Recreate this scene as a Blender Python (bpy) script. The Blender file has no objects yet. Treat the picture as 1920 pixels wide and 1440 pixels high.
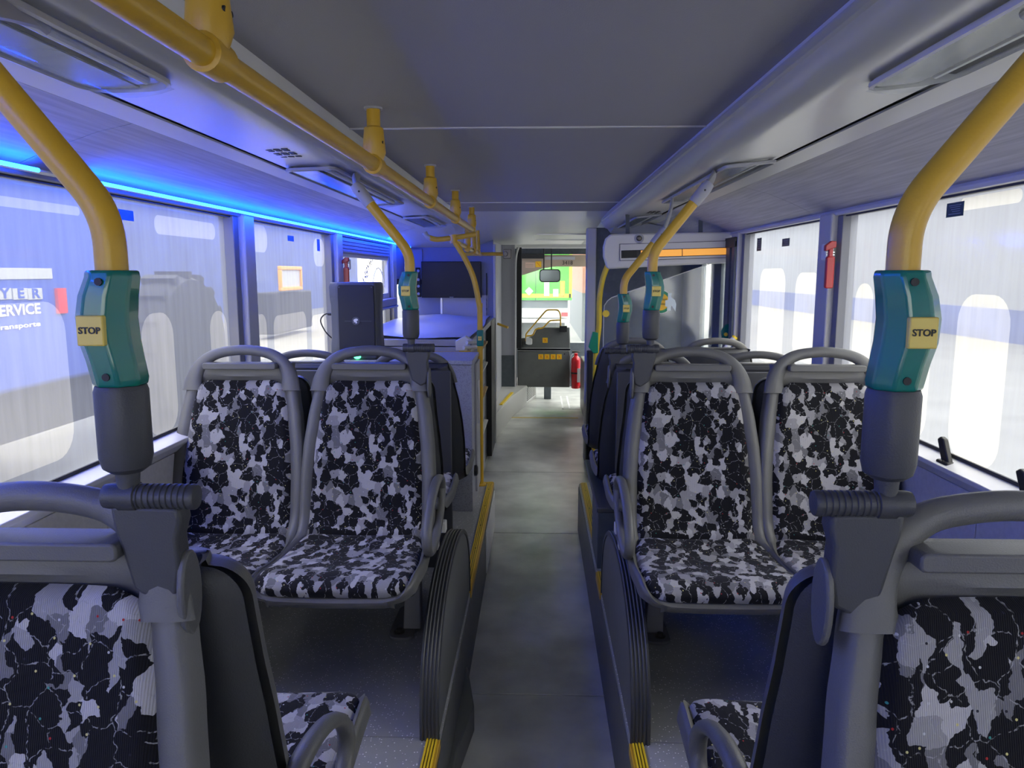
import bpy, math, random
from mathutils import Vector, Matrix
random.seed(7)
PI = math.pi
S = bpy.context.scene
COL = S.collection
# ------------------------------------------------------------------ camera
F_PX = 1400.0; VPX, VPY = 1008.0, 512.0; CAM_Z = 1.6
PITCH = math.atan((720 - VPY) / F_PX)
YAW = math.atan((VPX - 960) / (F_PX / math.cos(PITCH)))
cam_d = bpy.data.cameras.new('camera'); cam = bpy.data.objects.new('camera', cam_d); COL.objects.link(cam)
cam_d.sensor_width = 36.0; cam_d.lens = F_PX / 1920 * 36.0; cam_d.clip_start = 0.02
cam.location = (0, 0, CAM_Z)
cam.rotation_euler = (PI / 2 - PITCH, 0, YAW)
S.camera = cam
# ------------------------------------------------------------------ world, exposure
S.view_settings.view_transform = 'Standard'; S.view_settings.look = 'None'
S.view_settings.gamma = 1.0; S.view_settings.use_curve_mapping = False
S.view_settings.exposure = 1.14
S.cycles.max_bounces = 12; S.cycles.diffuse_bounces = 6; S.cycles.transparent_max_bounces = 16
S.cycles.sample_clamp_indirect = 6.0
w = bpy.data.worlds.new('overcast_sky'); S.world = w; w.use_nodes = True
nt = w.node_tree; bg = nt.nodes['Background']
tc = nt.nodes.new('ShaderNodeTexCoord'); sx = nt.nodes.new('ShaderNodeSeparateXYZ'); cr = nt.nodes.new('ShaderNodeValToRGB')
nt.links.new(tc.outputs['Generated'], sx.inputs[0]); nt.links.new(sx.outputs['Z'], cr.inputs[0])
cr.color_ramp.elements[0].position = 0.0; cr.color_ramp.elements[0].color = (0.90, 0.89, 0.84, 1)
cr.color_ramp.elements[1].position = 0.8; cr.color_ramp.elements[1].color = (1.0, 1.0, 0.98, 1)
nt.links.new(cr.outputs[0], bg.inputs[0]); bg.inputs[1].default_value = 4.0


def unproj(px, py):
    fw = Vector((-math.sin(YAW) * math.cos(PITCH), math.cos(YAW) * math.cos(PITCH), -math.sin(PITCH)))
    rt = Vector((math.cos(YAW), math.sin(YAW), 0)); up = rt.cross(fw)
    return fw * F_PX + rt * (px - 960) + up * (720 - py)
def aX(px, py, X): d = unproj(px, py); return d * (X / d.x) + Vector((0, 0, CAM_Z))
def aY(px, py, Y): d = unproj(px, py); return d * (Y / d.y) + Vector((0, 0, CAM_Z))
def aZ(px, py, Z): d = unproj(px, py); return d * ((Z - CAM_Z) / d.z) + Vector((0, 0, CAM_Z))

# ------------------------------------------------------------------ materials
def mat(name, col=(.5, .5, .5), rough=.5, metal=0.0, spec=.5, bump=0, bscale=200, var=0, vscale=5, emit=None, es=1.0, coat=0):
    m = bpy.data.materials.new(name); m.use_nodes = True
    t = m.node_tree; b = t.nodes['Principled BSDF']
    b.inputs['Base Color'].default_value = (*col, 1); b.inputs['Roughness'].default_value = rough
    b.inputs['Metallic'].default_value = metal; b.inputs['Specular IOR Level'].default_value = spec
    b.inputs['Coat Weight'].default_value = coat
    tcn = t.nodes.new('ShaderNodeTexCoord')
    if bump:
        n = t.nodes.new('ShaderNodeTexNoise'); n.inputs['Scale'].default_value = bscale; n.inputs['Detail'].default_value = 3
        t.links.new(tcn.outputs['Object'], n.inputs['Vector'])
        bp = t.nodes.new('ShaderNodeBump'); bp.inputs['Strength'].default_value = bump; bp.inputs['Distance'].default_value = .002
        t.links.new(n.outputs['Fac'], bp.inputs['Height']); t.links.new(bp.outputs[0], b.inputs['Normal'])
    if var:
        n = t.nodes.new('ShaderNodeTexNoise'); n.inputs['Scale'].default_value = vscale; n.inputs['Detail'].default_value = 5
        t.links.new(tcn.outputs['Object'], n.inputs['Vector'])
        r = t.nodes.new('ShaderNodeValToRGB'); r.color_ramp.elements[0].position = .3; r.color_ramp.elements[1].position = .7
        r.color_ramp.elements[0].color = (*[c * (1 - var) for c in col], 1)
        r.color_ramp.elements[1].color = (*[min(1, c * (1 + var)) for c in col], 1)
        t.links.new(n.outputs['Fac'], r.inputs[0]); t.links.new(r.outputs[0], b.inputs['Base Color'])
    if emit:
        b.inputs['Emission Color'].default_value = (*emit, 1); b.inputs['Emission Strength'].default_value = es
    return m

M = {}
M['plastic'] = mat('grey seat plastic', (.12, .12, .115), .42, bump=.25, bscale=500, var=.05, vscale=8)
M['plastic_dark'] = mat('dark seat shell plastic', (.045, .047, .052), .5, bump=.35, bscale=450)
M['bracket'] = mat('charcoal bracket plastic', (.055, .057, .062), .45, bump=.2, bscale=500)
M['yellow'] = mat('yellow coated tube', (.66, .39, .03), .33, var=.04, vscale=6, bump=.12, bscale=300)
M['yellow_bright'] = mat('yellow plastic', (.9, .62, .03), .4)
M['green'] = mat('green stop grip plastic', (.003, .17, .125), .22, coat=.3)
M['button'] = mat('pale yellow button', (.80, .62, .13), .4)
M['black'] = mat('black rubber', (.012, .012, .014), .5)
M['blackgloss'] = mat('black gloss', (.004, .005, .008), .35, spec=.3)
M['ceil'] = mat('ceiling fabric grey', (.33, .325, .32), .8, bump=.4, bscale=350)
M['cove'] = mat('light grey duct panel', (.60, .605, .60), .32, var=.02, vscale=3)
M['alu'] = mat('brushed aluminium', (.66, .66, .67), .3, metal=.7, bump=.1, bscale=300)
M['alumatte'] = mat('painted aluminium', (.62, .62, .62), .38)
M['wallgrey'] = mat('side wall felt', (.55, .54, .53), .85, bump=.4, bscale=400, var=.06, vscale=60)
M['pillar'] = mat('pillar paint', (.56, .55, .52), .45)
M['pillarseal'] = mat('grey window seal', (.20, .20, .21), .5)
M['rubber'] = mat('window seal rubber', (.03, .03, .035), .6)
M['white'] = mat('white enamel', (.8, .8, .78), .35)
M['cream'] = mat('cream display case plastic', (.70, .68, .60), .4)
M['amber'] = mat('amber led matrix', (.85, .42, .08), .5, emit=(1.0, .42, .06), es=.3)
M['red'] = mat('red paint', (.72, .012, .02), .28, coat=.4)
M['darkred'] = mat('red hammer plastic', (.42, .015, .015), .3)
M['chrome'] = mat('chrome', (.14, .13, .12), .3, metal=.8)
M['darkpanel'] = mat('dark grey cabin panel', (.125, .13, .125), .45, bump=.3, bscale=120, var=.08, vscale=10)
M['bulk'] = mat('dark bulkhead laminate', (.075, .09, .105), .55, bump=.3, bscale=200, var=.15, vscale=25)
M['lilac'] = mat('pale partition laminate', (.42, .42, .46), .5)
M['bluewall'] = mat('partition carpet', (.23, .25, .36), .75, bump=.3, bscale=300)
M['sheet'] = mat('crumpled plastic sheet', (.62, .63, .70), .35, bump=.2, bscale=12)
M['boardgrey'] = mat('grey board', (.40, .40, .43), .5)
M['led'] = mat('blue led tube', (.1, .3, 1), .4, emit=(.002, .06, 1.0), es=46)
M['greenled'] = mat('green status lamp', (.1, .8, .3), .4, emit=(.05, 1, .3), es=4)
M['wood'] = mat('pale beech edge', (.50, .30, .11), .5, var=.15, vscale=30)
M['cone'] = mat('speaker side plastic', (.09, .095, .11), .5, bump=.4, bscale=500)
M['orange'] = mat('orange sticker print', (.85, .25, .0), .5)
M['stick'] = mat('yellow pictogram sticker', (.95, .55, .02), .45)
M['greenpaint'] = mat('bright green truck paint', (.045, .50, .012), .4)
M['bluepaint'] = mat('blue truck paint', (.03, .08, .46), .45)  # truck is blue; raised further for the strip's reflection in the left glass
M['brick'] = mat('salmon render', (.50, .19, .12), .8)
M['asph'] = mat('pale asphalt', (.20, .195, .18), .9, var=.12, vscale=1.2)
M['tyre'] = mat('tyre rubber', (.03, .03, .032), .8)
M['truckwhite'] = mat('white bumper', (.50, .50, .49), .5)
M['orangepaint'] = mat('orange machine paint', (.85, .38, .03), .5)
M['wallpale'] = mat('pale hall cladding', (.26, .27, .28), .8, var=.1, vscale=.6)
M['halldark'] = mat('hall cladding with strip reflection tint', (.07, .10, .27), .8, var=.25, vscale=.7)  # blue in the colour stands for the light strip's reflection in the panes
M['skin'] = mat('print beige', (.8, .9, .85), .5)
M['blind'] = mat('blue grey louvre', (.30, .31, .40), .4)


def film(name, col, transp, fill, rough=.25):
    """glass with printed film: part see-through, part scattering"""
    m = bpy.data.materials.new(name); m.use_nodes = True; t = m.node_tree; t.nodes.clear()
    o = t.nodes.new('ShaderNodeOutputMaterial')
    tr = t.nodes.new('ShaderNodeBsdfTransparent'); tr.inputs[0].default_value = (*transp, 1)
    tl = t.nodes.new('ShaderNodeBsdfTranslucent'); tl.inputs[0].default_value = (*col, 1)
    df = t.nodes.new('ShaderNodeBsdfDiffuse'); df.inputs[0].default_value = (*col, 1)
    gl = t.nodes.new('ShaderNodeBsdfGlossy'); gl.inputs['Roughness'].default_value = .08
    m1 = t.nodes.new('ShaderNodeMixShader'); m1.inputs[0].default_value = .45
    t.links.new(tl.outputs[0], m1.inputs[1]); t.links.new(df.outputs[0], m1.inputs[2])
    m2 = t.nodes.new('ShaderNodeMixShader')
    n = t.nodes.new('ShaderNodeTexNoise'); tcn = t.nodes.new('ShaderNodeTexCoord'); mp = t.nodes.new('ShaderNodeMapping')
    mp.inputs['Scale'].default_value = (1, 9, .8); n.inputs['Scale'].default_value = 4; n.inputs['Detail'].default_value = 6
    t.links.new(tcn.outputs['Object'], mp.inputs[0]); t.links.new(mp.outputs[0], n.inputs['Vector'])
    mr = t.nodes.new('ShaderNodeMapRange'); mr.inputs[1].default_value = .3; mr.inputs[2].default_value = .7
    mr.inputs[3].default_value = fill - .03; mr.inputs[4].default_value = fill + .03
    t.links.new(n.outputs['Fac'], mr.inputs[0]); t.links.new(mr.outputs[0], m2.inputs[0])
    t.links.new(tr.outputs[0], m2.inputs[1]); t.links.new(m1.outputs[0], m2.inputs[2])
    m3 = t.nodes.new('ShaderNodeMixShader'); m3.inputs[0].default_value = .05
    t.links.new(m2.outputs[0], m3.inputs[1]); t.links.new(gl.outputs[0], m3.inputs[2])
    t.links.new(m3.outputs[0], o.inputs[0])
    return m
M['glassfilm'] = film('perforated window film', (.50, .52, .56), (.48, .50, .54), .30)
M['glasscut'] = film('milky window cut-out', (.82, .81, .76), (.66, .65, .60), .34)
M['clear'] = film('clear glass', (.8, .85, .85), (.93, .95, .95), .10)
M['lampglass'] = film('lamp lens', (.75, .76, .76), (.8, .8, .8), .25)


def fabric():
    m = bpy.data.materials.new('black and grey patchwork seat fabric'); m.use_nodes = True; t = m.node_tree
    b = t.nodes['Principled BSDF']; b.inputs['Roughness'].default_value = .95; b.inputs['Specular IOR Level'].default_value = .15
    b.inputs['Sheen Weight'].default_value = .05
    N = t.nodes.new; L = t.links.new
    uv = N('ShaderNodeUVMap'); uv.uv_map = 'uv'
    nz = N('ShaderNodeTexNoise'); nz.inputs['Scale'].default_value = 60; nz.inputs['Detail'].default_value = 3
    L(uv.outputs[0], nz.inputs['Vector'])
    sc = N('ShaderNodeVectorMath'); sc.operation = 'SCALE'; sc.inputs[3].default_value = .020
    sb = N('ShaderNodeVectorMath'); sb.operation = 'SUBTRACT'; sb.inputs[1].default_value = (.5, .5, .5)
    L(nz.outputs['Color'], sb.inputs[0]); L(sb.outputs[0], sc.inputs[0])
    ad = N('ShaderNodeVectorMath'); L(uv.outputs[0], ad.inputs[0]); L(sc.outputs[0], ad.inputs[1])
    mp = N('ShaderNodeMapping'); mp.inputs['Scale'].default_value = (1.25, .85, 1); mp.inputs['Rotation'].default_value = (0, 0, .25); L(ad.outputs[0], mp.inputs[0])
    v = N('ShaderNodeTexVoronoi'); v.voronoi_dimensions = '2D'; v.inputs['Scale'].default_value = 36; L(mp.outputs[0], v.inputs['Vector'])
    sep = N('ShaderNodeSeparateColor'); L(v.outputs['Color'], sep.inputs[0])
    cr = N('ShaderNodeValToRGB'); cr.color_ramp.interpolation = 'CONSTANT'
    e = cr.color_ramp.elements; e[0].position = 0; e[0].color = (.010, .010, .012, 1); e[1].position = .34; e[1].color = (.15, .148, .155, 1)
    k = e.new(.48); k.color = (.27, .265, .27, 1); k = e.new(.78); k.color = (.40, .39, .39, 1)
    vb = N('ShaderNodeTexVoronoi'); vb.voronoi_dimensions = '2D'; vb.inputs['Scale'].default_value = 40
    mpb = N('ShaderNodeMapping'); mpb.inputs['Location'].default_value = (.83, .29, 0); mpb.inputs['Rotation'].default_value = (0, 0, -.9); mpb.inputs['Scale'].default_value = (1.3, .8, 1)
    L(ad.outputs[0], mpb.inputs[0]); L(mpb.outputs[0], vb.inputs['Vector'])
    sb2 = N('ShaderNodeSeparateColor'); L(vb.outputs['Color'], sb2.inputs[0])
    gb = N('ShaderNodeMath'); gb.operation = 'GREATER_THAN'; gb.inputs[1].default_value = .40; L(sb2.outputs[0], gb.inputs[0])
    mb_ = N('ShaderNodeMath'); mb_.operation = 'MULTIPLY'; L(sep.outputs[0], mb_.inputs[0]); L(gb.outputs[0], mb_.inputs[1]); L(mb_.outputs[0], cr.inputs[0])
    # thin stitched lines
    v2 = N('ShaderNodeTexVoronoi'); v2.voronoi_dimensions = '2D'; v2.feature = 'DISTANCE_TO_EDGE'; v2.inputs['Scale'].default_value = 26
    mp2 = N('ShaderNodeMapping'); mp2.inputs['Location'].default_value = (.37, .11, 0); L(ad.outputs[0], mp2.inputs[0]); L(mp2.outputs[0], v2.inputs['Vector'])
    lt = N('ShaderNodeMath'); lt.operation = 'LESS_THAN'; lt.inputs[1].default_value = .018; L(v2.outputs['Distance'], lt.inputs[0])
    mx = N('ShaderNodeMix'); mx.data_type = 'RGBA'; mx.inputs['B'].default_value = (.33, .33, .33, 1)
    ml = N('ShaderNodeMath'); ml.operation = 'MULTIPLY'; ml.inputs[1].default_value = .7; L(lt.outputs[0], ml.inputs[0])
    n4 = N('ShaderNodeTexNoise'); n4.inputs['Scale'].default_value = 170; n4.inputs['Detail'].default_value = 1; L(uv.outputs[0], n4.inputs['Vector'])
    g4 = N('ShaderNodeMapRange'); g4.inputs[1].default_value = .42; g4.inputs[2].default_value = .56; g4.inputs[4].default_value = .75; L(n4.outputs['Fac'], g4.inputs[0]); L(g4.outputs[0], ml.inputs[1])
    L(ml.outputs[0], mx.inputs['Factor']); L(cr.outputs[0], mx.inputs['A'])
    # coloured dots
    v3 = N('ShaderNodeTexVoronoi'); v3.voronoi_dimensions = '2D'; v3.inputs['Scale'].default_value = 30; v3.inputs['Randomness'].default_value = .9; L(uv.outputs[0], v3.inputs['Vector'])
    l3 = N('ShaderNodeMath'); l3.operation = 'LESS_THAN'; l3.inputs[1].default_value = .045; L(v3.outputs['Distance'], l3.inputs[0])
    s3 = N('ShaderNodeSeparateColor'); L(v3.outputs['Color'], s3.inputs[0])
    c3 = N('ShaderNodeValToRGB'); c3.color_ramp.interpolation = 'CONSTANT'; e = c3.color_ramp.elements
    e[0].color = (.55, .5, .2, 1); e[1].position = .35; e[1].color = (.35, .03, .03, 1)
    for p_, c_ in ((.5, (.5, .5, .5, 1)), (.7, (.05, .25, .22, 1)), (.8, (.02, .02, .03, 1))):
        k = e.new(p_); k.color = c_
    L(s3.outputs[1], c3.inputs[0])
    mx2 = N('ShaderNodeMix'); mx2.data_type = 'RGBA'; L(l3.outputs[0], mx2.inputs['Factor']); L(mx.outputs['Result'], mx2.inputs['A']); L(c3.outputs[0], mx2.inputs['B'])
    L(mx2.outputs['Result'], b.inputs['Base Color'])
    wv = N('ShaderNodeTexWave'); wv.inputs['Scale'].default_value = 130; L(uv.outputs[0], wv.inputs['Vector']); wv.inputs['Distortion'].default_value = 1
    bp = N('ShaderNodeBump'); bp.inputs['Strength'].default_value = .35; bp.inputs['Distance'].default_value = .0015
    L(wv.outputs['Fac'], bp.inputs['Height']); L(bp.outputs[0], b.inputs['Normal'])
    return m
M['fabric'] = fabric()


def speckled(name, base, dot, scale=160, rough=.45, thr=.16, frac=.80, var=.25):
    m = mat(name, base, rough, bump=.25, bscale=250, var=var, vscale=3); t = m.node_tree; b = t.nodes['Principled BSDF']
    N = t.nodes.new; L = t.links.new
    tcn = N('ShaderNodeTexCoord'); v = N('ShaderNodeTexVoronoi'); v.inputs['Scale'].default_value = scale; L(tcn.outputs['Object'], v.inputs['Vector'])
    l = N('ShaderNodeMath'); l.operation = 'LESS_THAN'; l.inputs[1].default_value = thr; L(v.outputs['Distance'], l.inputs[0])
    s = N('ShaderNodeSeparateColor'); L(v.outputs['Color'], s.inputs[0])
    g = N('ShaderNodeMath'); g.operation = 'GREATER_THAN'; g.inputs[1].default_value = frac; L(s.outputs[0], g.inputs[0])
    mu = N('ShaderNodeMath'); mu.operation = 'MULTIPLY'; L(l.outputs[0], mu.inputs[0]); L(g.outputs[0], mu.inputs[1])
    mx = N('ShaderNodeMix'); mx.data_type = 'RGBA'; mx.inputs['B'].default_value = (*dot, 1)
    src = b.inputs['Base Color'].links[0].from_socket
    L(mu.outputs[0], mx.inputs['Factor']); L(src, mx.inputs['A']); L(mx.outputs['Result'], b.inputs['Base Color'])
    return m
M['podium'] = speckled('speckled safety floor', (.36, .365, .37), (.98, .98, .98), 130, .34, .26, .70, .18)
M['aisle'] = mat('worn grey vinyl aisle', (.60, .60, .555), .30, bump=.35, bscale=90, var=.25, vscale=4)
M['speckcab'] = speckled('grey speckled laminate', (.36, .37, .42), (.28, .28, .32), 160, .45, .45, .4, .08)

def textile_panel():
    m = mat('striped side ceiling panel', (.50, .49, .485), .75); t = m.node_tree; b = t.nodes['Principled BSDF']
    N = t.nodes.new; L = t.links.new
    tcn = N('ShaderNodeTexCoord'); mp = N('ShaderNodeMapping'); mp.inputs['Scale'].default_value = (90, 3, 90); L(tcn.outputs['Object'], mp.inputs[0])
    n = N('ShaderNodeTexNoise'); n.inputs['Scale'].default_value = 1; n.inputs['Detail'].default_value = 3; L(mp.outputs[0], n.inputs['Vector'])
    r = N('ShaderNodeValToRGB'); r.color_ramp.elements[0].position = .35; r.color_ramp.elements[1].position = .7
    r.color_ramp.elements[0].color = (.40, .39, .385, 1); r.color_ramp.elements[1].color = (.52, .51, .505, 1)
    L(n.outputs['Fac'], r.inputs[0]); L(r.outputs[0], b.inputs['Base Color'])
    return m
M['sidepanel'] = textile_panel()

# ------------------------------------------------------------------ mesh helpers
class MB:
    def __init__(s): s.v = []; s.f = []; s.uv = []
    def add(s, vs, fs):
        o = len(s.v); s.v += [tuple(p) for p in vs]; s.f += [tuple(i + o for i in f) for f in fs]; return s
    def box(s, x0, x1, y0, y1, z0, z1):
        vs = [(x, y, z) for z in (z0, z1) for y in (y0, y1) for x in (x0, x1)]
        return s.add(vs, [(0, 2, 3, 1), (4, 5, 7, 6), (0, 1, 5, 4), (2, 6, 7, 3), (0, 4, 6, 2), (1, 3, 7, 5)])
    def prism(s, poly, axis, a0, a1):
        """poly in the two other axes (in order), extruded along axis"""
        def mk(p, a):
            return {'x': (a, p[0], p[1]), 'y': (p[0], a, p[1]), 'z': (p[0], p[1], a)}[axis]
        n = len(poly); vs = [mk(p, a0) for p in poly] + [mk(p, a1) for p in poly]
        fs = [tuple(range(n))[::-1], tuple(range(n, 2 * n))] + [(i, (i + 1) % n, n + (i + 1) % n, n + i) for i in range(n)]
        return s.add(vs, fs)
    def tube(s, path, r, n=14, sq=1.0, flat=None):
        path = [Vector(p) for p in path]; m = len(path)
        rs = r if isinstance(r, (list, tuple)) else [r] * m
        rs = [(q if isinstance(q, tuple) else (q, q * sq)) for q in rs]
        t0 = (path[1] - path[0]).normalized()
        up = Vector((0, 0, 1)) if abs(t0.z) < .9 else Vector((0, 1, 0))
        if flat is not None: up = Vector(flat)
        vs = []; prev = None
        for i, p in enumerate(path):
            t = (path[min(i + 1, m - 1)] - path[max(i - 1, 0)]).normalized()
            if prev is None: a = (up - t * up.dot(t)).normalized()
            else: a = (prev - t * prev.dot(t)).normalized()
            prev = a; b = t.cross(a)
            for k in range(n):
                an = 2 * PI * k / n
                vs.append(p + a * math.cos(an) * rs[i][0] + b * math.sin(an) * rs[i][1])
        fs = [(i * n + k, i * n + (k + 1) % n, (i + 1) * n + (k + 1) % n, (i + 1) * n + k) for i in range(m - 1) for k in range(n)]
        fs += [tuple(range(n))[::-1], tuple(range((m - 1) * n, m * n))]
        return s.add(vs, fs)
    def cyl(s, a, b, r, n=18): return s.tube([a, b], r, n)
    def lathe(s, prof, n=20, c=(0, 0, 0), axis='z'):
        vs = []; m = len(prof)
        for (r, h) in prof:
            for k in range(n):
                an = 2 * PI * k / n; x, y = r * math.cos(an), r * math.sin(an)
                q = {'z': (x, y, h), 'x': (h, x, y), 'y': (x, h, y)}[axis]
                vs.append((q[0] + c[0], q[1] + c[1], q[2] + c[2]))
        fs = [(i * n + k, i * n + (k + 1) % n, (i + 1) * n + (k + 1) % n, (i + 1) * n + k) for i in range(m - 1) for k in range(n)]
        fs += [tuple(range(n))[::-1], tuple(range((m - 1) * n, m * n))]
        return s.add(vs, fs)
    def mesh(s, name, smooth=35):
        me = bpy.data.meshes.new(name); me.from_pydata(s.v, [], s.f); me.validate()
        import bmesh
        bm = bmesh.new(); bm.from_mesh(me); bmesh.ops.recalc_face_normals(bm, faces=bm.faces); bm.to_mesh(me); bm.free()
        me.polygons.foreach_set('use_smooth', [True] * len(me.polygons))
        me.set_sharp_from_angle(angle=math.radians(smooth))
        return me
def put(name, me, m, parent=None, bevel=0, seg=2, label=None, loc=None):
    if isinstance(me, MB): me = me.mesh(name)
    if m is not None and len(me.materials) == 0: me.materials.append(M[m] if isinstance(m, str) else m)
    o = bpy.data.objects.new(name, me); COL.objects.link(o)
    if parent: o.parent = parent
    if loc: o.location = loc
    if bevel:
        b = o.modifiers.new('bevel', 'BEVEL'); b.width = bevel; b.segments = seg; b.limit_method = 'ANGLE'; b.angle_limit = math.radians(35)
    if label: o['label'] = label
    return o
def tag(o, label, cat, group=None, kind=None):
    o['label'] = label; o['category'] = cat
    if group: o['group'] = group
    if kind: o['kind'] = kind
    return o
def thing(name, label, cat, loc=(0, 0, 0), rz=0, group=None):
    o = bpy.data.objects.new(name, None); COL.objects.link(o); o.location = loc; o.rotation_euler = (0, 0, rz)
    o.empty_display_size = .05
    return tag(o, label, cat, group)
def struct(name, mb, m, bevel=0, label=None):
    o = put(name, mb, m, None, bevel); o['kind'] = 'structure'
    if label: o['label'] = label
    return o
def smooth_path(pts, per=6):
    pts = [Vector(p) for p in pts]; out = []
    for i in range(len(pts) - 1):
        p0 = pts[max(i - 1, 0)]; p1 = pts[i]; p2 = pts[i + 1]; p3 = pts[min(i + 2, len(pts) - 1)]
        for k in range(per):
            t = k / per
            out.append(.5 * ((2 * p1) + (p2 - p0) * t + (2 * p0 - 5 * p1 + 4 * p2 - p3) * t * t + (3 * p1 - p0 - 3 * p2 + p3) * t ** 3))
    out.append(pts[-1]); return out
def bend_path(pts, rad, per=8):
    """polyline with rounded corners"""
    pts = [Vector(p) for p in pts]; out = [pts[0]]
    for i in range(1, len(pts) - 1):
        a, b, c = pts[i - 1], pts[i], pts[i + 1]; u = (a - b); v = (c - b)
        d = min(rad, u.length * .48, v.length * .48); p = b + u.normalized() * d; q = b + v.normalized() * d
        for k in range(per + 1):
            t = k / per; out.append(p * (1 - t) ** 2 + b * 2 * t * (1 - t) + q * t * t)
    out.append(pts[-1]); return out
def lerp_tab(tab, x):
    if x <= tab[0][0]: return tab[0][1]
    for (a, p), (b, q) in zip(tab, tab[1:]):
        if x <= b: t = (x - a) / (b - a); t = t * t * (3 - 2 * t) * .35 + t * .65; return p + (q - p) * t
    return tab[-1][1]
def rrect(x0, x1, z0, z1, r, n=5):
    pts = []
    for cx, cz, a0 in ((x1 - r, z1 - r, 0), (x0 + r, z1 - r, 90), (x0 + r, z0 + r, 180), (x1 - r, z0 + r, 270)):
        for k in range(n + 1):
            a = math.radians(a0 + 90 * k / n); pts.append((cx + r * math.cos(a), cz + r * math.sin(a)))
    return pts
def text(name, body, size, m, parent, loc, rot, depth=.0006, align='CENTER', label=None, bold=0, sx=1.0):
    c = bpy.data.curves.new(name, 'FONT'); c.body = body; c.size = size; c.extrude = depth; c.align_x = align; c.align_y = 'CENTER'; c.resolution_u = 3
    c.offset = bold * size
    o = bpy.data.objects.new(name, c); COL.objects.link(o)
    bpy.context.view_layer.update()
    me = bpy.data.meshes.new_from_object(o.evaluated_get(bpy.context.evaluated_depsgraph_get()))
    bpy.data.objects.remove(o)
    me.materials.clear(); me.materials.append(M[m])
    t = bpy.data.objects.new(name, me); COL.objects.link(t); t.location = loc; t.rotation_euler = rot; t.scale = (sx, 1, 1)
    if parent: t.parent = parent
    if label: t['label'] = label
    return t
FRONT = (PI / 2, 0, 0)          # lettering that faces the rear of the bus (the camera)

# ================================================================== SETTING
XL, XR = -1.23, 1.21; POD = .30; EDGE_L, EDGE_R = -.27, .265; POD_END = 4.53
YB = -2.6                           # the bus goes on a little behind the camera
# floor
fl = struct('floor', MB().box(XL, XR, YB, 12.2, -.06, -.004), 'aisle')
seams = [YB, 2.66, 4.46, 5.9, 8.2, 12.0]
for a, b in zip(seams, seams[1:]):
    xr = .55 if a > 4 else EDGE_R + .02
    put('floor_sheet', MB().box(-.42 if a > 4 else EDGE_L - .02, xr if a < 5 else .9, a + .003, b - .003, -.004, 0), 'aisle', fl, .002)
put('seam_strip', MB().box(-.30, .46, 8.19, 8.215, 0, .003), 'yellow_bright', fl)
# hatch outline at the far end of the floor
for (x0, x1, y0, y1) in ((.30, .32, 8.75, 9.7), (.38, .40, 8.75, 9.7), (.30, .52, 8.75, 8.79)):
    put('hatch_line', MB().box(x0, x1, y0, y1, 0, .003), 'white', fl)

def podium(name, x0, x1, edge, yend):
    s = 1 if x0 < 0 else -1
    o = struct(name, MB().box(x0, x1, YB, yend, 0, POD - .004), 'podium')
    for a, b in ((YB, 1.93), (1.935, yend)):
        put('floor_sheet', MB().box(min(x0, x1) + (0 if s > 0 else .002), max(x0, x1) - (.002 if s > 0 else 0), a, b, POD - .004, POD), 'podium', o)
    put('riser_skirt', MB().box(edge - .002 if s > 0 else edge - .004, edge + .004 if s > 0 else edge + .002, YB, yend, 0, POD - .02), 'darkpanel', o)
    return o
pl = podium('platform_left', XL, EDGE_L, EDGE_L, POD_END)
pr = podium('platform_right', EDGE_R, XR, EDGE_R, POD_END)
# kinked skirt foot at bottom left of the aisle
k = [(EDGE_L, YB), (EDGE_L, 2.70), (EDGE_L + .012, 2.66), (EDGE_L + .055, 2.42), (EDGE_L + .02, 2.15), (EDGE_L + .01, YB)]
put('wheel_arch_foot', MB().prism(k, 'z', 0, .10), 'darkpanel', pl, .006)

put('perforated_strip', MB().box(EDGE_L + .004, EDGE_L + .010, 3.75, 4.50, .03, .26), 'white', pl, .002)
# nosings: ribbed yellow edge profiles, each one lifts off
def nosing(x, y0, y1, side, label, wid=.036):
    t = thing('step_nosing', label, 'edge strip', (x, (y0 + y1) / 2, POD), 0, 'yellow step edges along the aisle')
    a, b = (y0 - y1) / 2, (y1 - y0) / 2; s = side
    put('base_profile', MB().box(min(0, -s * wid), max(0, -s * wid), a, b, 0, .004).box(min(0, s * .004), max(0, s * .004), a, b, -.03, .004), 'yellow', t, .001)
    for i in range(4):
        u = -s * (.004 + i * .0085)
        put('rib', MB().box(min(u, u - s * .005), max(u, u - s * .005), a, b, .004, .008), 'yellow_bright', t)
    for i in range(3):
        u = -s * (.0095 + i * .0085)
        put('groove', MB().box(min(u, u - s * .002), max(u, u - s * .002), a, b, .0035, .0048), 'black', t)
    n = max(1, int((y1 - y0) / .3))
    for i in range(n): put('screw', MB().lathe([(.004, .004), (.004, .0085), (.001, .009)], 8, (-s * wid / 2, a + (i + .5) * (y1 - y0) / n, 0)), 'chrome', t)
    return t
nosing(EDGE_L, YB, 1.92, 1, 'yellow ribbed step edge in the bottom left corner of the aisle')
nosing(EDGE_L, 2.90, POD_END, 1, 'long yellow ribbed step edge on left platform beyond the arched panel')
nosing(EDGE_R, YB, 1.92, -1, 'yellow ribbed step edge at the bottom right corner of the aisle')
nosing(EDGE_R, 2.90, 3.13, -1, 'short yellow ribbed step edge on right platform just beyond arched panel')
nosing(EDGE_R + .012, 3.50, POD_END, -1, 'farther yellow ribbed step edge on right platform beside dark box')
t = thing('step_nosing', 'short crosswise yellow edge at the foot of the yellow pole', 'edge strip', (-.31, POD_END, POD))
put('base_profile', MB().box(-.07, .04, -.03, .004, 0, .005), 'yellow', t, .001)
put('rib', MB().box(-.07, .04, -.022, -.016, .005, .008), 'yellow_bright', t)

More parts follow.
